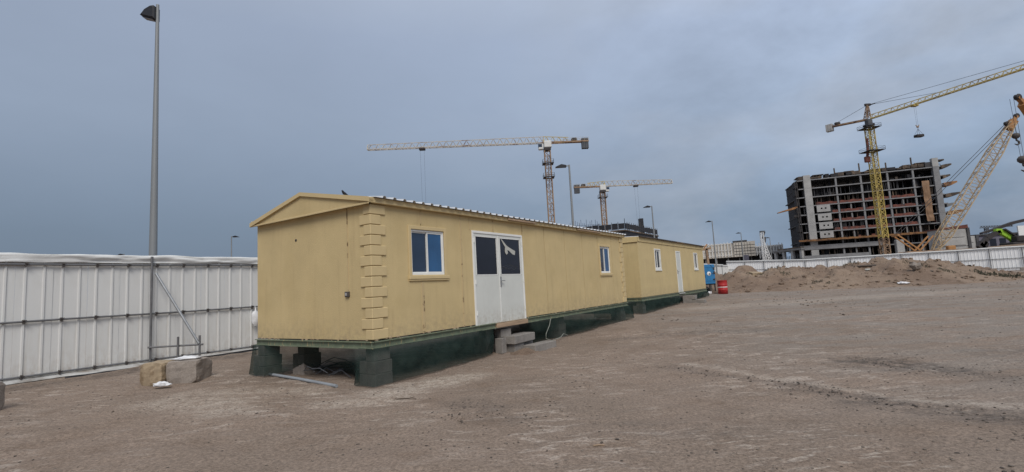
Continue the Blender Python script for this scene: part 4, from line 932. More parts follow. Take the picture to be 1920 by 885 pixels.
def hammerhead():
    Yc = 165; bb = at(1644, 350, Yc); zt_ = at(1628, 238, Yc).z; b = Vector((bb.x, bb.y, .4)); H = zt_-.4
    c = thing('tower_crane', 'yellow tower crane with cathead and tie rods in front of the unfinished tower block', 'tower crane', b)
    m = MB(); w = 1.9; lattice(m, (0, 0, 10.5), (0, 0, H), w, seg=int((H-10.5)/1.9), r=.11, rc=.24, x=True); m.build('mast', M['crane_y'], c)
    m = MB(); lattice(m, (0, 0, 0), (0, 0, 10.4), w, seg=6, r=.14, rc=.28); m.build('lower_mast', M['crane_rust'], c)
    platform(c, H-8.6, w, 2.6); platform(c, H-.6, w, 2.4)
    MB().cbox(-1.25, 1.25, -1.25, 1.25, H+.2, H+.9, .1).build('slewing_ring', M['crane_dark'], c)
    MB().cbox(-.8, .8, -.8, .8, H+.9, H+2.6, .15).build('tower_head', M['cwt'], c)
    jd = Vector((.60, -.80, 0)).normalized(); perp = jd.cross(Vector((0, 0, 1))); a = Vector((0, 0, H+2.6))
    tip = a+jd*62+Vector((0, 0, 62*math.tan(R(4.4)))); e = a-jd*12.8+Vector((0, 0, 12.8*math.tan(R(3.8))))
    m = MB(); jib_tri(m, a+jd*.8, tip, 1.25, 1.35, 1.2, 34, .10, .2); m.build('jib', M['crane_y'], c)
    m = MB()
    for s_ in (-1, 1): m.bar(a+perp*.6*s_, e+perp*.6*s_, .3, .5)
    m.bar(a.lerp(e, .3), e, 1.3, .2); m.build('counter_jib', M['crane_rust'], c)
    for k in range(3):
        o = MB().cbox(-.33, .33, -.8, .8, -1.7, .9, .06).build('counterweight', M['conc'], c, loc=e+jd*(.3+.72*k)); o.rotation_euler.z = math.atan2(jd.y, jd.x)
    MB().cbox(-.9, .9, -.5, .5, 0, .9, .2).build('winch', M['crane_dark'], c, loc=a.lerp(e, .72)+Vector((0, 0, .3)))
    ap = at(1626, 197, Yc)-b; m = MB(); lattice(m, a+Vector((-.2, 0, .3)), ap, 1.5, .45, 6, .11, .2); m.build('cathead', M['crane_rust'], c)
    hd = MB().cbox(-.9, 1.1, -.3, .3, -.3, .5, .1); hd.bar((-.5, 0, -.4), (1.9, -1.2, .1), .25); hd.build('cathead_top', M['crane_dark'], c, loc=ap)
    up = Vector((0, 0, 1.4))
    for q, t in ((a.lerp(tip, .80)+up, 'tie'), (a.lerp(tip, .30)+up, 'tie'), (e+jd*1.0, 'tie')): MB().tube(ap, q, .055, n=6).build('tie_rod', M['rope'], c)
    tt = next(k/400 for k in range(20, 400) if proj_x(b+a.lerp(tip, k/400)) > 1714); tr = a.lerp(tip, tt); MB().cbox(-.8, .8, -.7, .7, -.7, -.1, .08).build('trolley', M['crane_y'], c, loc=tr)
    cabp = a+perp*1.4+jd*.6+Vector((0, 0, -1.6)); MB().cbox(-.8, .8, -.7, .7, -1.1, 1.0, .15).build('operator_cab', M['cwt'], c, loc=cabp)
    mp_ = MB().cbox(-2.8, -1.1, -.5, .6, H-12.2, H-10.2, .2); mp_.path([(-1.9, 0, H-10.4), (-1.5, 0, H-8.6), (-1.3, 0, H-6), (-1.2, 0, H-4)], .4, 8); mp_.build('climbing_hoist', M['net_red'], c)
    wt = b+tr; wl = wt.z-CAMH; d_ = Vector((wt.x, wt.y, 0)); zl = at(1723, 238, wt.y).z
    for s_ in (-1, 1): MB().tube(tr+Vector((.3*s_, 0, -.6)), Vector((tr.x+.2*s_, tr.y, zl-b.z)), .02, n=5).build('hoist_rope', M['rope'], c)
    hk = MB().cbox(-.35, .35, -.15, .15, -.2, .35, .06); hk.bar((-.35, 0, .35), (-.55, 0, .7), .15); hk.bar((.35, 0, .35), (.55, 0, .7), .15); hk.path([(0, 0, -.2), (0, 0, -.4), (.12, 0, -.55), (0, 0, -.68)], .06, 6); hk.build('hook_block', M['crane_rust'], c, loc=Vector((tr.x, tr.y, zl-b.z)))
    lz = at(1725, 257, wt.y).z
    ld = thing('hoisted_bundle', 'dark slung bundle hanging in the air from the yellow tower crane', 'load', (wt.x, wt.y, lz))
    k_ = MB()
    for i in range(3):
        for j in range(2): k_.cbox(-1.15, 1.15, -.75+.5*i, -.30+.5*i, .40*j, .38+.40*j, .05)
    k_.build('bundle', M['crane_dark'], ld)
    s_ = MB()
    for x in (-.9, .9):
        for y in (-.55, .55): s_.tube((x, y, .78), (0, 0, zl-lz-.6), .035, n=5)
    s_.build('sling', M['rope'], ld)
hammerhead()

# ------------------------------------------------------------------ crawler cranes
def crawler(label, base_px, tip_px, Y, Yt, body=True, hook_px=None, gant=True):
    B = at(*base_px, Y); T = at(*tip_px, Yt); g = .6
    c = thing('crawler_crane', label, 'crawler crane', (B.x, B.y, g)); o = Vector((B.x, B.y, g)); b = B-o; t = T-o; d = (t-b).normalized()
    m = MB(); lattice(m, b, b.lerp(t, .12), .9, 2.3, 3, .10, .2); lattice(m, b.lerp(t, .12), b.lerp(t, .74), 2.3, 2.3, 15, .09, .19); lattice(m, b.lerp(t, .74), b.lerp(t, .95), 2.3, 1.1, 5, .09, .19); m.build('lattice_boom', M['orange_pale'], c)
    m = MB(); m.bar(b.lerp(t, .955), t, .6, .7); m.bar(b.lerp(t, .90), b.lerp(t, .965), 1.2, 1.5); m.build('boom_head', M['orange'], c)
    side = d.cross(Vector((0, 1, 0))).normalized()
    for q, r in ((t, .55), (b.lerp(t, .93)+Vector((-.9, 0, .5)), .5)): w_ = MB().lathe([(.1, -.25), (r, -.25), (r*.85, 0), (r, .25), (.1, .25)], n=14).build('sheave', M['crane_dark'], c, loc=q); w_.rotation_euler = (math.pi/2, 0, 0)
    bk = Vector((-1 if t.x > b.x else 1, .25, 0)).normalized(); zg = b.z+.5
    gt = b+bk*7.5+Vector((0, 0, 4.2)) if gant else b+bk*6+Vector((0, 0, 4))
    m = MB()
    for s_ in (-.8, .8): m.bar(b+bk*3.4+Vector((0, s_, .3)), gt+Vector((0, s_, 0)), .28); m.bar(b+bk*3.4+Vector((0, s_, .3)), b+bk*.3+Vector((0, s_, 3.6)), .28)
    m.bar(gt+Vector((0, -1, 0)), gt+Vector((0, 1, 0)), .5); m.build('gantry_mast', M['orange'], c)
    for s_ in (-.7, .7): MB().tube(gt+Vector((0, s_, 0)), b.lerp(t, .93)+Vector((-.5, s_, .6)), .06, n=5).build('pendant_rope', M['rope'], c)
    MB().tube(b+bk*1+Vector((0, 0, .5)), t+Vector((0, 0, .6)), .03, n=5).build('hoist_rope', M['rope'], c)
    hz = b.z
    MB().cbox(-7.5, 2.0, -1.6, 1.6, hz-1.9, hz+.1, .15).build('machine_house', M['crane_rust'], c, loc=(b.x, b.y, 0))
    MB().cbox(1.2, 3.0, -2.6, -1.65, hz-1.5, hz+.9, .15).build('operator_cab', M['orange'], c, loc=(b.x, b.y, 0))
    for s_ in (-1, 1): MB().cbox(-4.5, 4.0, s_*2.4-.55, s_*2.4+.55, -.1, 1.25, .4).build('crawler_track', M['crane_dark'], c, loc=(b.x, b.y, 0))
    MB().cbox(-1.8, 1.4, -2.2, 2.2, .6, max(1.0, hz-1.6), .1).build('undercarriage', M['crane_dark'], c, loc=(b.x, b.y, 0))
    if hook_px:
        hp = at(*hook_px, Yt)-o; hp.x = t.x-.9
        for s_ in (-.45, .45): MB().tube(t+Vector((-.9+s_*.8-.2, 0, -.3)), hp+Vector((s_*.6, 0, .5)), .03, n=5).build('hoist_rope', M['rope'], c)
        hk = MB().lathe([(.0, .75), (.45, .7), (.75, .3), (.75, -.1), (.4, -.5), (0, -.6)], n=12); hk.path([(0, 0, -.5), (0, 0, -.95), (.5, 0, -1.25), (.55, 0, -1.7), (0, 0, -2.0), (-.55, 0, -1.75)], [.18, .18, .2, .2, .18, .08], 8); hk.build('hook_block', M['clamp'], c, loc=hp)
    return c
crawler('orange lattice-boom crawler crane leaning right beside the unfinished tower block', (1752, 470), (1906, 217), 118, 112, hook_px=(1897, 256))
crawler('orange crawler crane boom head entering at the right edge of the picture', (2150, 450), (1908, 182), 96, 86, hook_px=(1919, 300))

# ------------------------------------------------------------------ unfinished tower block
def tower_block():
    A = Vector((at(1500, 400, 200).x, 200, 0)); Bp = at(1772, 300, 184.6); Bv = Vector((Bp.x, 184.6, 0)); d = (Bv-A); Ln = d.length; d.normalize(); nb = Vector((-d.y, d.x, 0))
    if nb.y < 0: nb = -nb
    rz = math.atan2(d.y, d.x)
    c = thing('unfinished_tower_block', 'unfinished multi-storey concrete frame building with open dark floors', 'building', (A.x, A.y, .5), rz)
    def fs_(px, py):
        q = on_plane(px, py, A, nb); return (q-A).dot(d), q.z-.5
    k = 320/1416; cp = lambda x, y: fs_(1480+x*k, 280+y*k)
    ys = [(385, 300), (395, 368), (410, 440), (425, 515), (435, 590), (448, 662), (455, 740), (465, 800)]
    zs = [cp(*q)[1] for q in ys]
    st = (zs[0]-zs[6])/6; zs = [zs[0]-st*i for i in range(7)]; zs = [zs[0]+st*.98]+zs+[zs[-1]-st*.95, zs[-1]-st*2.0]
    x0 = cp(110, 400)[0]-1.0; x1 = cp(1290, 300)[0]; D_ = 22.0
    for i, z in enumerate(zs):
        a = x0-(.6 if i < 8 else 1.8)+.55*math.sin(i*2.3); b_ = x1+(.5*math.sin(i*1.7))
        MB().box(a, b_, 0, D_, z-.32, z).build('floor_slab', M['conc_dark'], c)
        MB().box(a, b_, -.14, -.003, z-.36, z+.02).build('slab_edge_beam', M['conc_mid'], c)
    zb_ = 0; zt_ = zs[0]
    cols = [cp(390, 300)[0], cp(600, 300)[0], cp(825, 300)[0], cp(1040, 300)[0]]
    lv = zs[::-1]; lv = [0]+lv
    for ci, x in enumerate(cols):
        for a, b_ in zip(lv, lv[1:]): MB().box(x-.3, x+.3, .05, .8, a+.001, b_-.33).build('column', M['conc_mid'], c)
        MB().box(x-.2, x+.2, .2, .6, zt_+.001, zt_+3.6+.9*(ci % 2)).build('starter_column', M['form'], c)
    mids = [(cols[i]+cols[i+1])/2 for i in range(3)]+[(cols[0]+cp(230, 500)[0])/2]
    for x in mids[:3]:
        for a, b_ in list(zip(lv, lv[1:]))[1:-3]: MB().box(x-.25, x+.25, .3, .8, a+.001, b_-.33).build('column', M['conc_slab'], c)
    for row in (8, 15):
        for x in cols+[cp(160, 400)[0], x1-3]: MB().box(x-.4, x+.4, row, row+.8, 0, zt_-.35).build('inner_column', M['conc_dark'], c)
    # dark infill walls deeper inside
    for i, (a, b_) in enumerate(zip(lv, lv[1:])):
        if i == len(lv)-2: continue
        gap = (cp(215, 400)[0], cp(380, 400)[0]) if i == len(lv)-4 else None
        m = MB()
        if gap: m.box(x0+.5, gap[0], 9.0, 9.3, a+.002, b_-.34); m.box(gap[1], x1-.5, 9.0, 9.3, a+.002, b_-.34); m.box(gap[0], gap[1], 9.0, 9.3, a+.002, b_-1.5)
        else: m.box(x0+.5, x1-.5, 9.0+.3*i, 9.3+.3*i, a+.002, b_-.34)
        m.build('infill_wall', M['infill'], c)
        pr_ = MB()
        for q in range(70): xx = random.uniform(x0+1, x1-3); yy = random.choice((.5, 1.5, 2.3)); pr_.box(xx-.08, xx+.08, yy, yy+.14, a+.003, b_-.35)
        pr_.build('shoring_props', M['form'] if i % 2 else M['conc_dark'], c)['kind'] = 'stuff'
        for s_ in range(5):
            xx = random.uniform(x0+4, x1-5); m = MB().box(xx, xx+random.uniform(1.5, 4), 2.5, 2.7, a+.003, b_-.36); m.build('partition', M['infill'], c)
    for i, (a, b_) in enumerate(zip(lv, lv[1:])):
        MB().box(x0-.35, x0-.1, .6+.4*(i % 3), D_-.5, a+.004, b_-.36).build('side_screen', M['infill'], c); MB().box(x1-.5, x1-.2, 4.5, D_-.5, a+.004, b_-.36).build('side_screen', M['infill'], c)
        for q in range(9):
            xx = random.uniform(x0+3, x1-4); ww = random.uniform(.5, 2.2); hh = random.uniform(.4, 1.7); yy = random.uniform(.6, 3.5)
            MB().box(xx, xx+ww, yy, yy+1, a+.004, a+hh).build('stacked_material', M[random.choice(('form', 'conc_dark', 'net_red', 'conc_slab', 'infill'))], c)
        sc = MB()
        for xx in (x0-1.3, x0-.5): sc.bar((xx, -.3, a), (xx, -.3, b_), .09); sc.bar((xx, 1.2, a), (xx, 1.2, b_), .09)
        sc.bar((x0-1.3, -.3, a+1.1), (x0-.4, -.3, a+1.1), .08); sc.bar((x0-1.3, -.3, a+.05), (x0-.4, -.3, b_-.05), .07); sc.build('edge_scaffold', M['clamp'], c)
    # left shear wall and right tower wall
    xl = cp(160, 400)[0]
    for a, b_ in zip(lv, lv[1:]): MB().box(xl-1.3, xl+1.3, -.45, 1.2, a+.004, b_-.02).build('shear_wall', M['conc'], c)
    MB().box(xl-1.25, xl+1.25, -.45, 1.2, zt_, zt_+1.8).build('shear_wall', M['conc'], c)
    xr = cp(1225, 250)[0]
    for a, b_ in zip(lv, lv[1:]): MB().box(xr-.95, xr+.95, -.5, 1.2, a+.004, b_-.02).build('tower_wall', M['conc_mid'], c)
    MB().box(xr-.95, xr+.95, -.5, 1.2, zt_, zt_+3.2).build('tower_wall', M['conc'], c); MB().box(xr-3.0, xr-1.15, .2, 3.6, zt_, zt_+2.0).build('stair_head', M['conc_dark'], c)
    MB().box(xr+1.15, xr+2.9, -.3, 3, zt_+2.0, zt_+2.5).build('head_form', M['form'], c)
    # precast panels with two openings
    for (px, py) in ((282, 490), (293, 562), (303, 632), (310, 705)):
        s_, z = cp(px, py); hw, hh = 2.35, 1.35; m = MB()
        ops = [(-.95, -.35, -.25, .35), (.45, 1.05, -.25, .35)]
        for r in rects_minus(-hw, hw, -hh, hh, ops): m.box(s_+r[0], s_+r[1], -.30, -.15, z+r[2], z+r[3])
        m.build('precast_panel', M['conc'], c)
    # safety nets, orange edge protection, drape
    for i in (3, 4, 5, 6):
        z = zs[i]; xs = [cp(185, 400)[0]+1]+cols
        for a, b_ in zip(xs, xs[1:]):
            if i >= 4 and a == xs[0]: a = cp(345, 500)[0]
            m = MB(); n = 12; vs = []
            for q in range(n+1):
                x = a+.5+(b_-a-1)*q/n; h = 1.0+.35*fbm(x*.5, i, 2); vs += [(x, -.02+.1*fbm(x, i*2, 3), z+.02), (x, .02+.1*fbm(x*1.2, i, 5), z+h)]
            m.add(vs, [(2*q, 2*q+2, 2*q+3, 2*q+1) for q in range(n)]).build('safety_net', M['net_red'], c)
    vs = []; n = 60; z = zs[7]; xa, xb = x0-2.5, x1-1
    for q in range(n+1):
        x = xa+(xb-xa)*q/n; sag = .35*abs(fbm(x*.3, 3, 1)); vs += [(x, -2.3, z-.25-.6*sag), (x, -2.5, z+.42-.4*sag+.2*fbm(x*.5, 2, 2)), (x, -.2, z+.1)]
    MB().add(vs, [(3*q+k_, 3*q+3+k_, 3*q+4+k_, 3*q+1+k_) for q in range(n) for k_ in (0, 1)]).build('catch_net', M['net_orange'], c)
    s0, z0 = cp(1085, 268); s1, z1 = cp(1190, 595); m = MB(); vs = []; nx_, nz_ = 8, 26
    for j in range(nz_+1):
        for i in range(nx_+1):
            t = j/nz_; vs.append((s0+(s1-s0)*i/nx_+.15*fbm(i*.4, t*6, 2), -1.2-.45*abs(math.sin(t*15))*(.4+.6*abs(fbm(i*.3, t*4, 1)))-.3*fbm(i*.5, t*7, 8), z0+(z1-z0)*t))
    m.add(vs, [(j*(nx_+1)+i, j*(nx_+1)+i+1, (j+1)*(nx_+1)+i+1, (j+1)*(nx_+1)+i) for j in range(nz_) for i in range(nx_)], True).build('sheet_drape', M['drape'], c)
    # loose formwork on the top deck and jutting loading decks
    x = x0
    while x < x1-4:
        l = random.uniform(2.2, 5); h = random.uniform(.6, 2.3)
        if random.random() < .95:
            m = MB(); m.box(x, x+l, random.uniform(.1, 2), 7, zt_+h, zt_+h+.22)
            for q in range(4): xx = x+.2+q*(l-.4)/3; m.box(xx-.06, xx+.06, .6, .75, zt_+.002, zt_+h); m.box(xx-.06, xx+.06, 4.6, 4.75, zt_+.002, zt_+h)
            if random.random() < .6: m.box(x+.3, x+l*.7, 1.2, 4, zt_+.004, zt_+h*.6)
            m.build('formwork_table', M['form'], c)
        x += l*random.uniform(.85, 1.15)
    x = x0+.3
    while x < x1-6:
        l = random.uniform(1.2, 3.2); z_ = zt_+random.uniform(.15, .5); MB().box(x, x+l, random.uniform(-.2, .4), 3.2, z_, z_+random.uniform(.5, 1.5)).build('formwork_panel', M[random.choice(('form', 'infill', 'form', 'crane_dark'))], c); x += l*random.uniform(1.0, 1.5)
    for i, (ln, mm) in enumerate(((3.4, 'form'), (2.4, 'form'), (4.6, 'net_orange'), (5.2, 'form'), (3.0, 'conc_slab'), (5.6, 'net_orange'))):
        z = zs[0]-(i*1.02)*st+.1+.5*math.sin(i*4.1); MB().prism([(x1-.4, z-1.1), (x1+ln*.35, z-.9+.3*math.sin(i*2)), (x1+ln*.8, z-.15), (x1+ln*.8, z+.4), (x1+ln*.3, z+.35), (x1-.4, z+.1)], lambda a, b_: (a, -.6, b_), lambda a, b_: (a, 3.5, b_)).build('loading_deck', M[mm], c)
    for i in range(8):
        z = zs[i]; MB().box(x0-1.5-.5*math.sin(i*3), x0-.4, .3, 4, z-3.0+.4*math.sin(i*2), z-.45).build('edge_form', M['infill'], c)
    z = zs[3]; MB().prism([(x0-1, z+.3), (x0-8.4, z-1.6), (x0-8.4, z-1.9), (x0-1, z-.6)], lambda a, b_: (a, .5, b_), lambda a, b_: (a, 2.6, b_)).build('loading_ramp', M['net_orange'], c)
    s_, z = cp(75, 552); MB().cbox(s_-1.4, s_+1.6, .2, 2.6, z-.55, z+.55, .05).build('hoist_box', M['crane_dark'], c)
    for za, h, xb_ in ((zs[8], 1.5, cols[1]), (zs[9], 1.2, cols[0]+3)): MB().box(x0-1.9, xb_+5, -.62, -.15, za-.2, za+h).build('parapet', M['conc_mid'], c)
    m = MB(); xa_ = cols[2]+3
    s_, _ = cp(865, 780); MB().cbox(s_-1.2, s_+1.2, -6, -4, 0, zs[8]+1.2, .1).build('hoist_tower', M['conc'], c)
    return c
tower_block()

# podium of the tower block to its left
def podium():
    A = at(1452, 480, 215); Bv = at(1500, 478, 200); d = Vector((Bv.x-A.x, Bv.y-A.y, 0)); L = d.length; rz = math.atan2(d.y, d.x)
    c = thing('concrete_podium', 'low grey concrete frame left of the unfinished tower block', 'building', (A.x, A.y, .5), rz)
    t = at(1475, 468, 208).z-.5
    for z, th in ((t, .7), (t-4.2, 1.4), (t-8.0, .5)): MB().box(-1, L+1, 0, 14, z-th, z).build('floor_slab', M['conc_slab'], c)
    for i in range(4):
        x = i*L/3; MB().box(x-.6, x+.6, .4, 1.4, 0, t-.71).build('column', M['conc'], c)
    MB().box(-.5, L+.5, 11, 11.4, 0, t-.72).build('back_wall', M['infill'], c)
    m = MB()
    for i in range(16): m.box(i*L/16, i*L/16+.15, 2.5, 2.7, t-4.19, t-2.0-random.random())
    m.build('props', M['conc'], c); MB().box(2, L+.8, .2, 5, t+.004, t+.5).build('roof_forms', M['form'], c)
podium()

# pale low building with scaffold behind the far fence
def pale_building():
    Y = 240; A = at(1322, 480, 250); Bv = at(1470, 476, 235); d = Vector((Bv.x-A.x, Bv.y-A.y, 0)); L = d.length; rz = math.atan2(d.y, d.x); nrm = Vector((-d.y, d.x, 0)).normalized()
    g = .6; c = thing('pale_hall', 'long pale beige hall with white scaffold poles behind the far fence', 'building', (A.x, A.y, g), rz)
    def f(px, py):
        q = on_plane(px, py, Vector((A.x, A.y, 0)), nrm); return (q-Vector((A.x, A.y, 0))).dot(d.normalized()), q.z-g
    k = 200/1770; cp = lambda x, y: f(1310+x*k, 430+y*k)
    b = cp(300, 480)[1]
    s0, z0 = cp(90, 250); s1, z1 = cp(575, 225); MB().box(s0-3, s1-.02, 0, 25, b, z1).build('hall_wall', M['beige'], c)
    s2, z2 = cp(930, 190); MB().box(s1, s2-.02, -.8, 25, b, z2).build('hall_wall', M['beige'], c)
    MB().box(s1-.3, cp(800, 190)[0], -1.0, 8, z2+.01, z2+.7).build('roof_deck', M['conc_dark'], c)
    s3, z3 = cp(1395, 235); MB().box(s2, s3, 0, 22, b+.5, z3-.5).build('hall_wall', M['conc'], c)
    MB().box(s0-3, s3, 4, 24, 0, b-.01).build('lower_storey', M['infill'], c)
    x = s0
    while x < s2-2: MB().box(x-.25, x+.25, .8, 1.4, 0, b-.02).build('column', M['conc_slab'], c); x += 5.2
    sg, _ = cp(745, 480); MB().box(sg, sg+2.4, -1.2, 1, 0, b+.6).build('grey_bay', M['purple'], c)
    x = s0-1; i = 0
    while x < s1-1:
        MB().box(x, x+.32, -.5, -.18, b+.2, z1+.35+.2*math.sin(i)).build('scaffold_pole', M['white'], c); x += 1.45; i += 1
    for zz in (b+1.0, (b+z1)/2, z1-.3): MB().box(s0-1, s1-1, -.62, -.52, zz, zz+.16).build('scaffold_ledger', M['white'], c)
    x = s2+.3; i = 0
    while x < s3:
        MB().box(x, x+.35, -1.0+.4*math.sin(i*2), -.6+.4*math.sin(i*2), b-1.5*(i % 2), z3+.6-(x-s2)*.05+.6*math.sin(i*1.7)).build('scaffold_pole', M['white'], c); x += 1.2; i += 1
    for zz in (b+1.5, b+4, z3-.6): MB().box(s2, s3, -1.6, -1.45, zz, zz+.2).build('scaffold_ledger', M['white'], c)
    for i in range(6): xx = s1+1+i*(s2-s1-2)/6; MB().box(xx, xx+.12, -.92, -.801, b+.3, z2-.5).build('panel_joint', M['conc_dark'], c)
    for i in range(4): zz = b+1.2+i*(z2-b-1.5)/4; MB().box(s1+.2, s2-.2, -.95, -.801, zz, zz+.12).build('panel_joint', M['conc_dark'], c)
pale_building()
def white_tower():
    Y = 128; b = at(1434, 488, Y); top = at(1429, 436, Y).z; g = .6; H = top-g
    c = thing('lattice_tower', 'white lattice tower with a raking ladder brace in front of the pale hall', 'tower', (b.x, b.y, g))
    m = MB(); lattice(m, (-.1, 0, 0), (-.1, 0, H), .62, seg=10, r=.05, rc=.12); m.build('tower_mast', M['white'], c)
    m = MB(); 
    for s_ in (-.35, .35):
        m.bar((2.9, s_, 0), (.15, s_, H*.80), .13); m.bar((1.9, s_, 0), (.15, s_, H*.65), .09)
    for i in range(12): t = i/12; m.bar((2.9-2.75*t, -.35, H*.8*t), (2.9-2.75*t, .35, H*.8*t), .12); m.bar((2.9-2.75*t, 0, H*.8*t), (1.9-1.75*t, 0, H*.65*t), .12)
    m.build('ladder_brace', M['white'], c)
    m = MB().cbox(-.5, .75, -.3, .3, 0, .45, .08); m.bar((0, 0, -1.6), (.75, 0, .1), .3); m.bar((.5, 0, -2.6), (.75, 0, -1.2), .35); m.build('floodlights', M['cwt'], c, loc=(0, 0, H))
white_tower()
p = at(1328, 484, 70); c_ = thing('orange_loader_arm', 'small orange steel arm showing beyond the end of the rear cabin', 'machine arm', (p.x, p.y, gz(p.x, p.y)))
hh = at(1328, 458, 70).z-c_.location.z
MB().bar((0, 0, 0), (-.15, 0, hh-.6), .28).build('post', M['crane_rust'], c_); MB().bar((-1.7, 0, hh-.9), (.5, 0, hh-.55), .28).build('arm', M['crane_rust'], c_); MB().bar((-.5, 0, hh-.6), (.0, 0, hh), .15).build('lever', M['orange'], c_)

# deck under construction behind the cabins
def deck_building():
    Kc = at(1172, 429, 83); g = .5; Rr = at(1234, 443, 98); Lf = at(1074, 436, 86)
    c = thing('formwork_deck', 'dark formwork deck of an unfinished building behind the two cabins', 'building', (Kc.x, Kc.y, g)); o = Vector((Kc.x, Kc.y, g)); z = Kc.z-g
    k, r, l = Vector((0, 0, 0)), Rr-o, Lf-o; k.z = r.z = l.z = 0; bk = r+l; poly = [k, r, bk, l]
    def slab(name, z0, z1, off, m):
        cen = (k+bk)/2; pp = [p+(p-cen).normalized()*off for p in poly]
        MB().add([(p.x, p.y, zz) for zz in (z0, z1) for p in pp], [(3, 2, 1, 0), (4, 5, 6, 7)]+[(i, (i+1) % 4, 4+(i+1) % 4, 4+i) for i in range(4)]).build(name, m, c)
    slab('deck_slab', z-1.5, z-.1, -.1, M['black']); slab('lower_slab', z-4.4, z-4.0, -1.0, M['conc_dark']); slab('core_wall', 0, z-1.51, -2.0, M['black'])
    for a, b in ((k, r), (k, l)):
        n = int((b-a).length/1.1); dd = (b-a).normalized()
        MB().bar(a+Vector((0, 0, z-.25)), b+Vector((0, 0, z-.25)), .25, .22).build('edge_timber', M['form'], c)
        for i in range(n):
            p0_ = a+dd*(i*1.1+.08); p1_ = a+dd*(i*1.1+1.04); m = MB(); m.bar(p0_+Vector((0, 0, z+.5)), p1_+Vector((0, 0, z+.5)), .06, .95+.1*math.sin(i*1.9)); m.build('guard_panel', M['black'], c)
        m = MB()
        for i in range(n+1): q = a+dd*i*1.1; m.bar(q+Vector((0, 0, z-.3)), q+Vector((0, 0, z+1.25+(.5 if i % 7 == 0 else 0))), .07)
        m.build('guard_posts', M['clamp'], c)['kind'] = 'stuff'
        for i in range(0, n, 4):
            q = a+dd*(i*1.1+.6); MB().tube(q.lerp(bk*.5, .12)+Vector((0, 0, 0)), q.lerp(bk*.5, .12)+Vector((0, 0, z-.46)), .22, n=8).build('column', M['conc_dark'], c)
    # dark pillar on the deck
    pl = at(1203, 432, 93)-o; tp = at(1201, 410, 93).z-g; MB().box(pl.x-.38, pl.x+.38, pl.y-.4, pl.y+.4, z-.2, tp).build('pillar_form', M['black'], c)
    # starter bars of the next wall
    m = MB()
    for i in range(17):
        px = 1070+i*3.4; a = at(px, 434, 92)-o; h = 2.6+.5*math.sin(i*2.3); m.bar((a.x, a.y, z-.3), (a.x, a.y, z+h), .06)
    for hh_ in (.7, 1.4, 2.0): a, b = at(1068, 434, 92)-o, at(1128, 434, 92)-o; m.bar((a.x, a.y, z+hh_), (b.x, b.y, z+hh_), .05)
    m.build('starter_bars', M['rebar'], c)
deck_building()

# concrete housings, shed and machine on the right, beyond the fence
def panel_building(label, x0p, x1p, ytop, ybot, Y, rows, cap):
    a, b = at(x0p, ytop, Y), at(x1p, ytop-(x1p-x0p)*.055, Y); w_ = b.x-a.x; g = 1.2; H = a.z-g
    c = thing('concrete_housing', label, 'building', (a.x, Y, g), R(-6))
    MB().box(0, w_, 0, 4, 0, H).build('core', M['conc'], c)
    for i in range(rows):
        z0, z1 = H*i/rows+.12, H*(i+1)/rows-.12; MB().cbox(.5, w_-.9, -.16, -.002, z0+.15, (z0+z1)/2-.08, .04).build('wall_plank', M['conc'], c); MB().cbox(.5, w_-.9, -.16, -.002, (z0+z1)/2+.08, z1-.05, .04).build('wall_plank', M['conc'], c)
        MB().box(0, w_, -.06, -.003, H*i/rows-.06, H*i/rows+.06).build('joint_band', M['conc_dark'], c)
    MB().box(w_-.35, w_+.3, -.3, 2, 0, H+.1).build('corner_post', M['conc_dark'], c)
    if cap: MB().prism([(-.3, H+.01), (w_+.1, H+.01), (w_+.05, H+.95), (w_*.5, H+.45), (-.3, H+.2)], lambda x, z: (x, -.2, z), lambda x, z: (x, 5, z)).build('roof_cover', M['net_red'], c)
    return c
panel_building('pale concrete housing with grooved panels and a reddish cover beside the crawler crane', 1759, 1809, 431, 470, 128, 2, True)
panel_building('small pale concrete housing half hidden right of the grooved one', 1811, 1829, 443, 470, 134, 2, False)
def far_shed():
    a, b = at(1829, 440, 160), at(1960, 432, 160); g = 1; H = a.z-g; w_ = b.x-a.x
    c = thing('grey_shed', 'low grey violet shed behind the lime green excavator', 'building', (a.x, 160, g), R(-3))
    MB().box(0, w_, 0, 12, 0, H-.4).build('shed_wall', M['purple'], c); MB().box(-.4, w_+.4, -.6, 12.4, H-.4, H).build('roof', M['conc_dark'], c)
    for i in range(6): MB().box(4+i*3, 6+i*3, -.05, -.003, .8, H-1.6).build('window', M['glass_dark'], c)
    MB().box(w_*.55, w_*.56+3, -.9, -.5, 0, H+2).build('white_panel', M['white'], c)
far_shed()
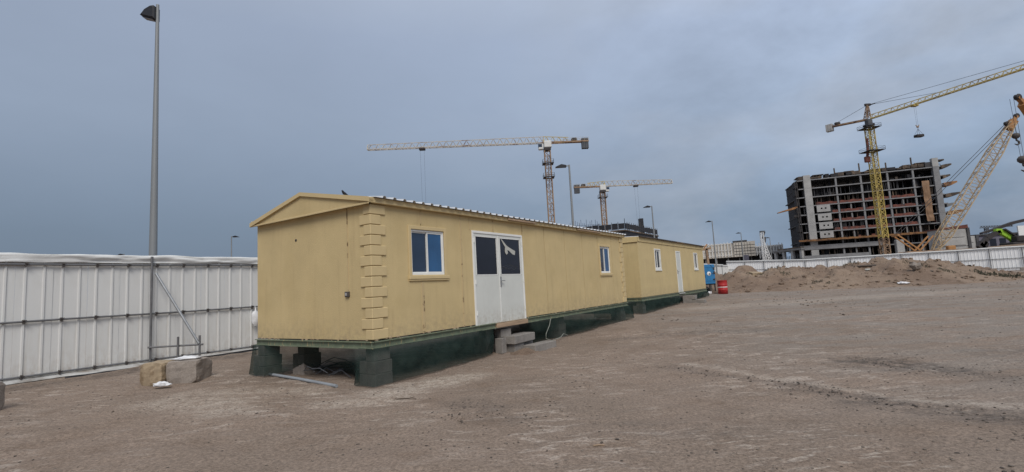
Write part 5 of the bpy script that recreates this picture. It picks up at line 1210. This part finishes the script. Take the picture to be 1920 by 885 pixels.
def excavator():
    Y = 78; b = at(1895, 462, Y); g = 2.9; c = thing('excavator', 'lime green excavator with a long dark boom behind the right-hand fence', 'excavator', (b.x, b.y, g)); o = Vector((b.x, b.y, g))
    q = lambda px, py: at(px, py, Y)-o
    def beam(name, pts, ws, m, y=0):
        mb = MB()
        for (p, w0), (p2, w1) in zip(zip(pts, ws), zip(pts[1:], ws[1:])):
            d = (p2-p).normalized(); u = Vector((-d.z, 0, d.x)); vs = []
            for pp, ww in ((p, w0), (p2, w1)):
                for yy in (-.28, .28):
                    for s_ in (-1, 1): vs.append(pp+u*ww*s_/2+Vector((0, yy+y, 0)))
            mb.add(vs, [(0, 1, 3, 2), (4, 6, 7, 5), (0, 4, 5, 1), (2, 3, 7, 6), (0, 2, 6, 4), (1, 5, 7, 3)])
        return mb.build(name, m, c)
    beam('long_boom', [q(1845, 437), q(1862, 432), q(1885, 424), q(1905, 417), q(1935, 410), q(1960, 409)], [.25, .35, .42, .42, .42, .4], M['crane_dark'], .5)
    beam('stick', [q(1838, 462), q(1850, 447), q(1868, 436), q(1874, 434)], [.75, .65, .55, .4], M['crane_dark'])
    beam('green_boom', [q(1865, 432), q(1876, 434), q(1888, 441), q(1897, 448)], [.5, .85, .8, .6], M['lime'])
    beam('hydraulic_ram', [q(1878, 430), q(1900, 444), q(1912, 456)], [.2, .22, .3], M['crane_dark'], -.35)
    beam('bucket', [q(1834, 464), q(1842, 458), q(1850, 462)], [.5, 1.3, .9], M['crane_dark'])
    beam('green_base', [q(1896, 447), q(1906, 453)], [.7, .9], M['lime'])
    MB().cbox(-.6, 3.6, -1.2, 1.3, .0, 1.35, .15).build('engine_house', M['crane_dark'], c); MB().cbox(.0, 1.4, -1.25, -.1, 1.36, 2.3, .12).build('cab', M['crane_dark'], c)
    for s_ in (-1, 1): MB().cbox(-1.8, 3.4, s_*1.1-.3, s_*1.1+.3, -.7, -.02, .2).build('crawler_track', M['crane_dark'], c)
excavator()
p = at(1849, 427, 420); c_ = thing('tower_crane', 'tiny far-off tower crane above the grey shed roof', 'tower crane', (p.x, p.y, 1)); hz_ = p.z-1
m = MB(); lattice(m, (0, 0, 0), (0, 0, hz_), 1.8, seg=12, r=.25, rc=.5); m.build('mast', M['cwt'], c_); m = MB(); jib_tri(m, (-5, 0, hz_), (22, 0, hz_), 1.2, 1.6, 1.2, 12, .2, .3); m.build('jib', M['cwt'], c_)

# ------------------------------------------------------------------ bird on the ridge
bp = W(.62, .50, 3.475)
def bird(label, loc, rz, s=1.0):
    o = thing('bird', label, 'bird', loc, rz); m = MB(); prof = [(-.15, .045, .008), (-.09, .05, .018), (-.03, .052, .035), (.03, .062, .040), (.07, .085, .030), (.095, .108, .024), (.118, .112, .016), (.14, .108, .004)]
    m.path([(x*s, 0, z*s+.02) for x, z, r in prof], [r*s for x, z, r in prof], 10); m.build('body', M['bird'], o)
    for y in (-.012, .012): MB().tube((.0, y, -.005), (.01, y, .05*s), .004, n=5).build('leg', M['bird'], o)
rw = lambda u, n: W(u, n, 3.60-(1.9-n)*(3.60-3.325)/2.07+.038)
bird('small dark bird perched on the roof edge of the nearest cabin', rw(.20, .95), FROT+R(200), .75)

# ------------------------------------------------------------------ loose stones, clods, scrub and litter on the ground
def scatter(name, label, n, region, rmin, rmax, m, seed, zf=gz, flat=.6, power=2.2):
    rnd = random.Random(seed); mb = MB(); ico = [(0, 0, 1), (.89, 0, .45), (.28, .85, .45), (-.72, .53, .45), (-.72, -.53, .45), (.28, -.85, .45), (.72, .53, -.45), (-.28, .85, -.45), (-.89, 0, -.45), (-.28, -.85, -.45), (.72, -.53, -.45), (0, 0, -1)]
    tri = [(0, 1, 2), (0, 2, 3), (0, 3, 4), (0, 4, 5), (0, 5, 1), (1, 6, 2), (2, 7, 3), (3, 8, 4), (4, 9, 5), (5, 10, 1), (6, 7, 2), (7, 8, 3), (8, 9, 4), (9, 10, 5), (10, 6, 1), (11, 7, 6), (11, 8, 7), (11, 9, 8), (11, 10, 9), (11, 6, 10)]
    for _ in range(n):
        x, y = region(rnd)
        r = rmin+(rmax-rmin)*rnd.random()**power; a = rnd.uniform(.7, 1.4); z = zf(x, y); t = rnd.uniform(0, 6.28); ct, st_ = math.cos(t), math.sin(t)
        vs = []
        for v in ico:
            k_ = rnd.uniform(.75, 1.2)*r; X, Y_ = v[0]*k_*a, v[1]*k_; vs.append((x+X*ct-Y_*st_, y+X*st_+Y_*ct, z+v[2]*k_*flat+r*flat*.25))
        mb.add(vs, tri)
    return tag(mb.build(name, m), label, None, kind='stuff')
def gzn(x, y):
    return gz(x, y)+(.045*fbm(x*.35, y*.35, 1, 3)+.022*fbm(x*1.6+3, y*2.6, 5, 5))*(1 if (-10 < x < 12 and y < 20) else .6)
def reg_near(r):
    while True:
        y = 2.2+18*r.random()**1.5; x = r.uniform(-1.05, 1.15)*y
        q = Vector((x, y, 0))-F0
        if q.dot(FY) > -.25 and -.3 < q.dot(FX) < 27: continue
        if (Vector((x, y, 0))-P0).dot(FY) > -.3: continue
        if r.random() < .25+.75*ss(-.1, .35, fbm(x*.6, y*.6, 4, 3)+.12*(x > 0)): return x, y
scatter('gravel', 'pebbles scattered over the sandy ground', 4200, reg_near, .003, .017, M['stone'], 1, gzn)
scatter('soil_clods', 'dark crumbs of soil scattered over the ground', 1900, reg_near, .003, .019, M['clod'], 2, gzn, .5)
def reg_track(r):
    a, b, rr, k = r.choice(STAIN[:7]); t = r.random(); return a[0]+(b[0]-a[0])*t+r.gauss(0, rr*.9), a[1]+(b[1]-a[1])*t+r.gauss(0, rr*.9)
scatter('track_clods', 'dark clods along the damp wheel track', 900, reg_track, .004, .019, M['clod'], 3, gzn, .5)
def reg_mid(r): y = r.uniform(15, 31); x = r.uniform(4, 1.05*y); return (x, y) if (Vector((x, y, 0))-F0).dot(FY) < -.4 else (x+8, y)
scatter('yard_stones', 'small stones over the middle distance of the yard', 700, reg_mid, .01, .05, M['stone'], 4, gz, .5)
def reg_berm(r): return r.uniform(13, 40), r.uniform(29.5, 38)
scatter('berm_rubble', 'stones and lumps on the soil heap', 900, reg_berm, .02, .16, M['berm'], 5, berm_z, .7, 3)
scatter('berm_dark_rubble', 'dark lumps on the soil heap', 70, reg_berm, .03, .13, M['clod'], 6, berm_z, .6, 2)
def tufts(name, label, spots, zf, m, seed):
    rnd = random.Random(seed); mb = MB()
    for x, y, r, n in spots:
        for _ in range(n):
            a = rnd.uniform(0, 6.28); rr = r*math.sqrt(rnd.random()); px, py = x+rr*math.cos(a), y+rr*math.sin(a)*.7; z = zf(px, py)-.02; h = r*rnd.uniform(.2, .55)*(1-.5*rr/r); t = rnd.uniform(0, 6.28); w_ = h*.13; lean = rnd.uniform(.1, .8)*h
            q = Vector((math.cos(t), math.sin(t), 0)); s_ = Vector((-q.y, q.x, 0)); b_ = Vector((px, py, z))
            mb.add([b_-s_*w_, b_+s_*w_, b_+q*lean*.5+s_*w_*.8+Vector((0, 0, h*.7)), b_+q*lean+Vector((0, 0, h)), b_+q*lean*.5-s_*w_*.8+Vector((0, 0, h*.65))], [(0, 1, 2, 3, 4)])
    return tag(mb.build(name, m), label, None, kind='stuff')
rnd = random.Random(5); sp_ = []
def on_berm(px, py):
    r = ray(px, py); o = Vector((0, 0, CAMH)); t = 26
    while t < 46:
        q = o+r*(t/r.y)
        if q.z < berm_z(q.x, q.y): return q
        t += .05
    return o+r*(37/r.y)
for px, py, rr in ((1360, 506, .5), (1405, 505, .4), (1422, 504, .55), (1438, 507, .5), (1459, 500, .5), (1473, 514, .6), (1488, 522, .4), (1532, 529, .6), (1590, 495, .6), (1604, 493, .5), (1715, 497, .5), (1735, 501, .5), (1770, 507, .5), (1556, 530, .4), (1838, 514, .8), (1868, 517, .9), (1890, 519, 1.0), (1910, 520, .9), (1850, 516, .7), (1665, 528, .35), (1700, 493, .4), (1782, 509, .5)):
    q = on_berm(px, py); sp_.append((q.x, q.y, rr*.7, 70))
tufts('scrub_tufts', 'dusty low scrub growing on and beside the soil heap', sp_, berm_z, M['shrub'], 2)
# slabs of crust and litter on the heap
def plank(label, px, py, l, w_, h, m, rz, tilt, cat, name):
    q = on_berm(px, py); o = MB().cbox(-l/2, l/2, -w_/2, w_/2, -h*.3, h*.7, min(.02, h*.2), jit=h*.15).build(name, m, loc=(q.x, q.y, berm_z(q.x, q.y)), rz=rz); o.rotation_euler.x = tilt; return tag(o, label, cat)
plank('pale concrete lump near the left end of the soil heap', 1417, 517, .9, .5, .35, M['block_tan'], .3, .2, 'rubble', 'concrete_lump')
plank('dark timber offcut on the upper face of the soil heap', 1622, 501, 1.3, .16, .1, M['form'], -.6, .3, 'timber', 'timber_offcut')
plank('light crooked board at mid height on the soil heap', 1630, 506, .9, .14, .08, M['paper'], .5, .2, 'timber', 'timber_offcut')
q = on_berm(1718, 506); crumple('boulder', 'round pale boulder near the crest of the soil heap', (q.x, q.y, berm_z(q.x, q.y)-.08), .30, .28, .22, M['block_weight'], 'boulder', 31)
q = on_berm(1693, 533); crumple('plastic_bag', 'crumpled white sack at the foot of the soil heap', (q.x, q.y, berm_z(q.x, q.y)-.02), .30, .2, .07, M['plastic'], 'bag', 21)
# twigs close to the camera
p = wp(760, 748); tag(MB().path([(-.17, .02, .012), (-.06, -.01, .02), (.03, .015, .014), (.10, .0, .022), (.17, -.03, .01)], [.006, .008, .007, .006, .004], 6).build('twig', M['twig'], loc=(p.x, p.y, gzn(p.x, p.y))), 'thin dark twig on the sand in front of the near cabin corner', 'twig')
p = wp(1122, 834); tag(MB().path([(-.05, 0, .008), (.0, .006, .01), (.06, -.004, .008)], .006, 6).build('twig', M['wood'], loc=(p.x, p.y, gzn(p.x, p.y))), 'short tan stick on the foreground sand', 'twig')
p = wp(857, 787); tufts('dry_weed', 'small dark dried weed on the foreground sand', [(p.x, p.y, .12, 26)], gzn, M['twig'], 9)
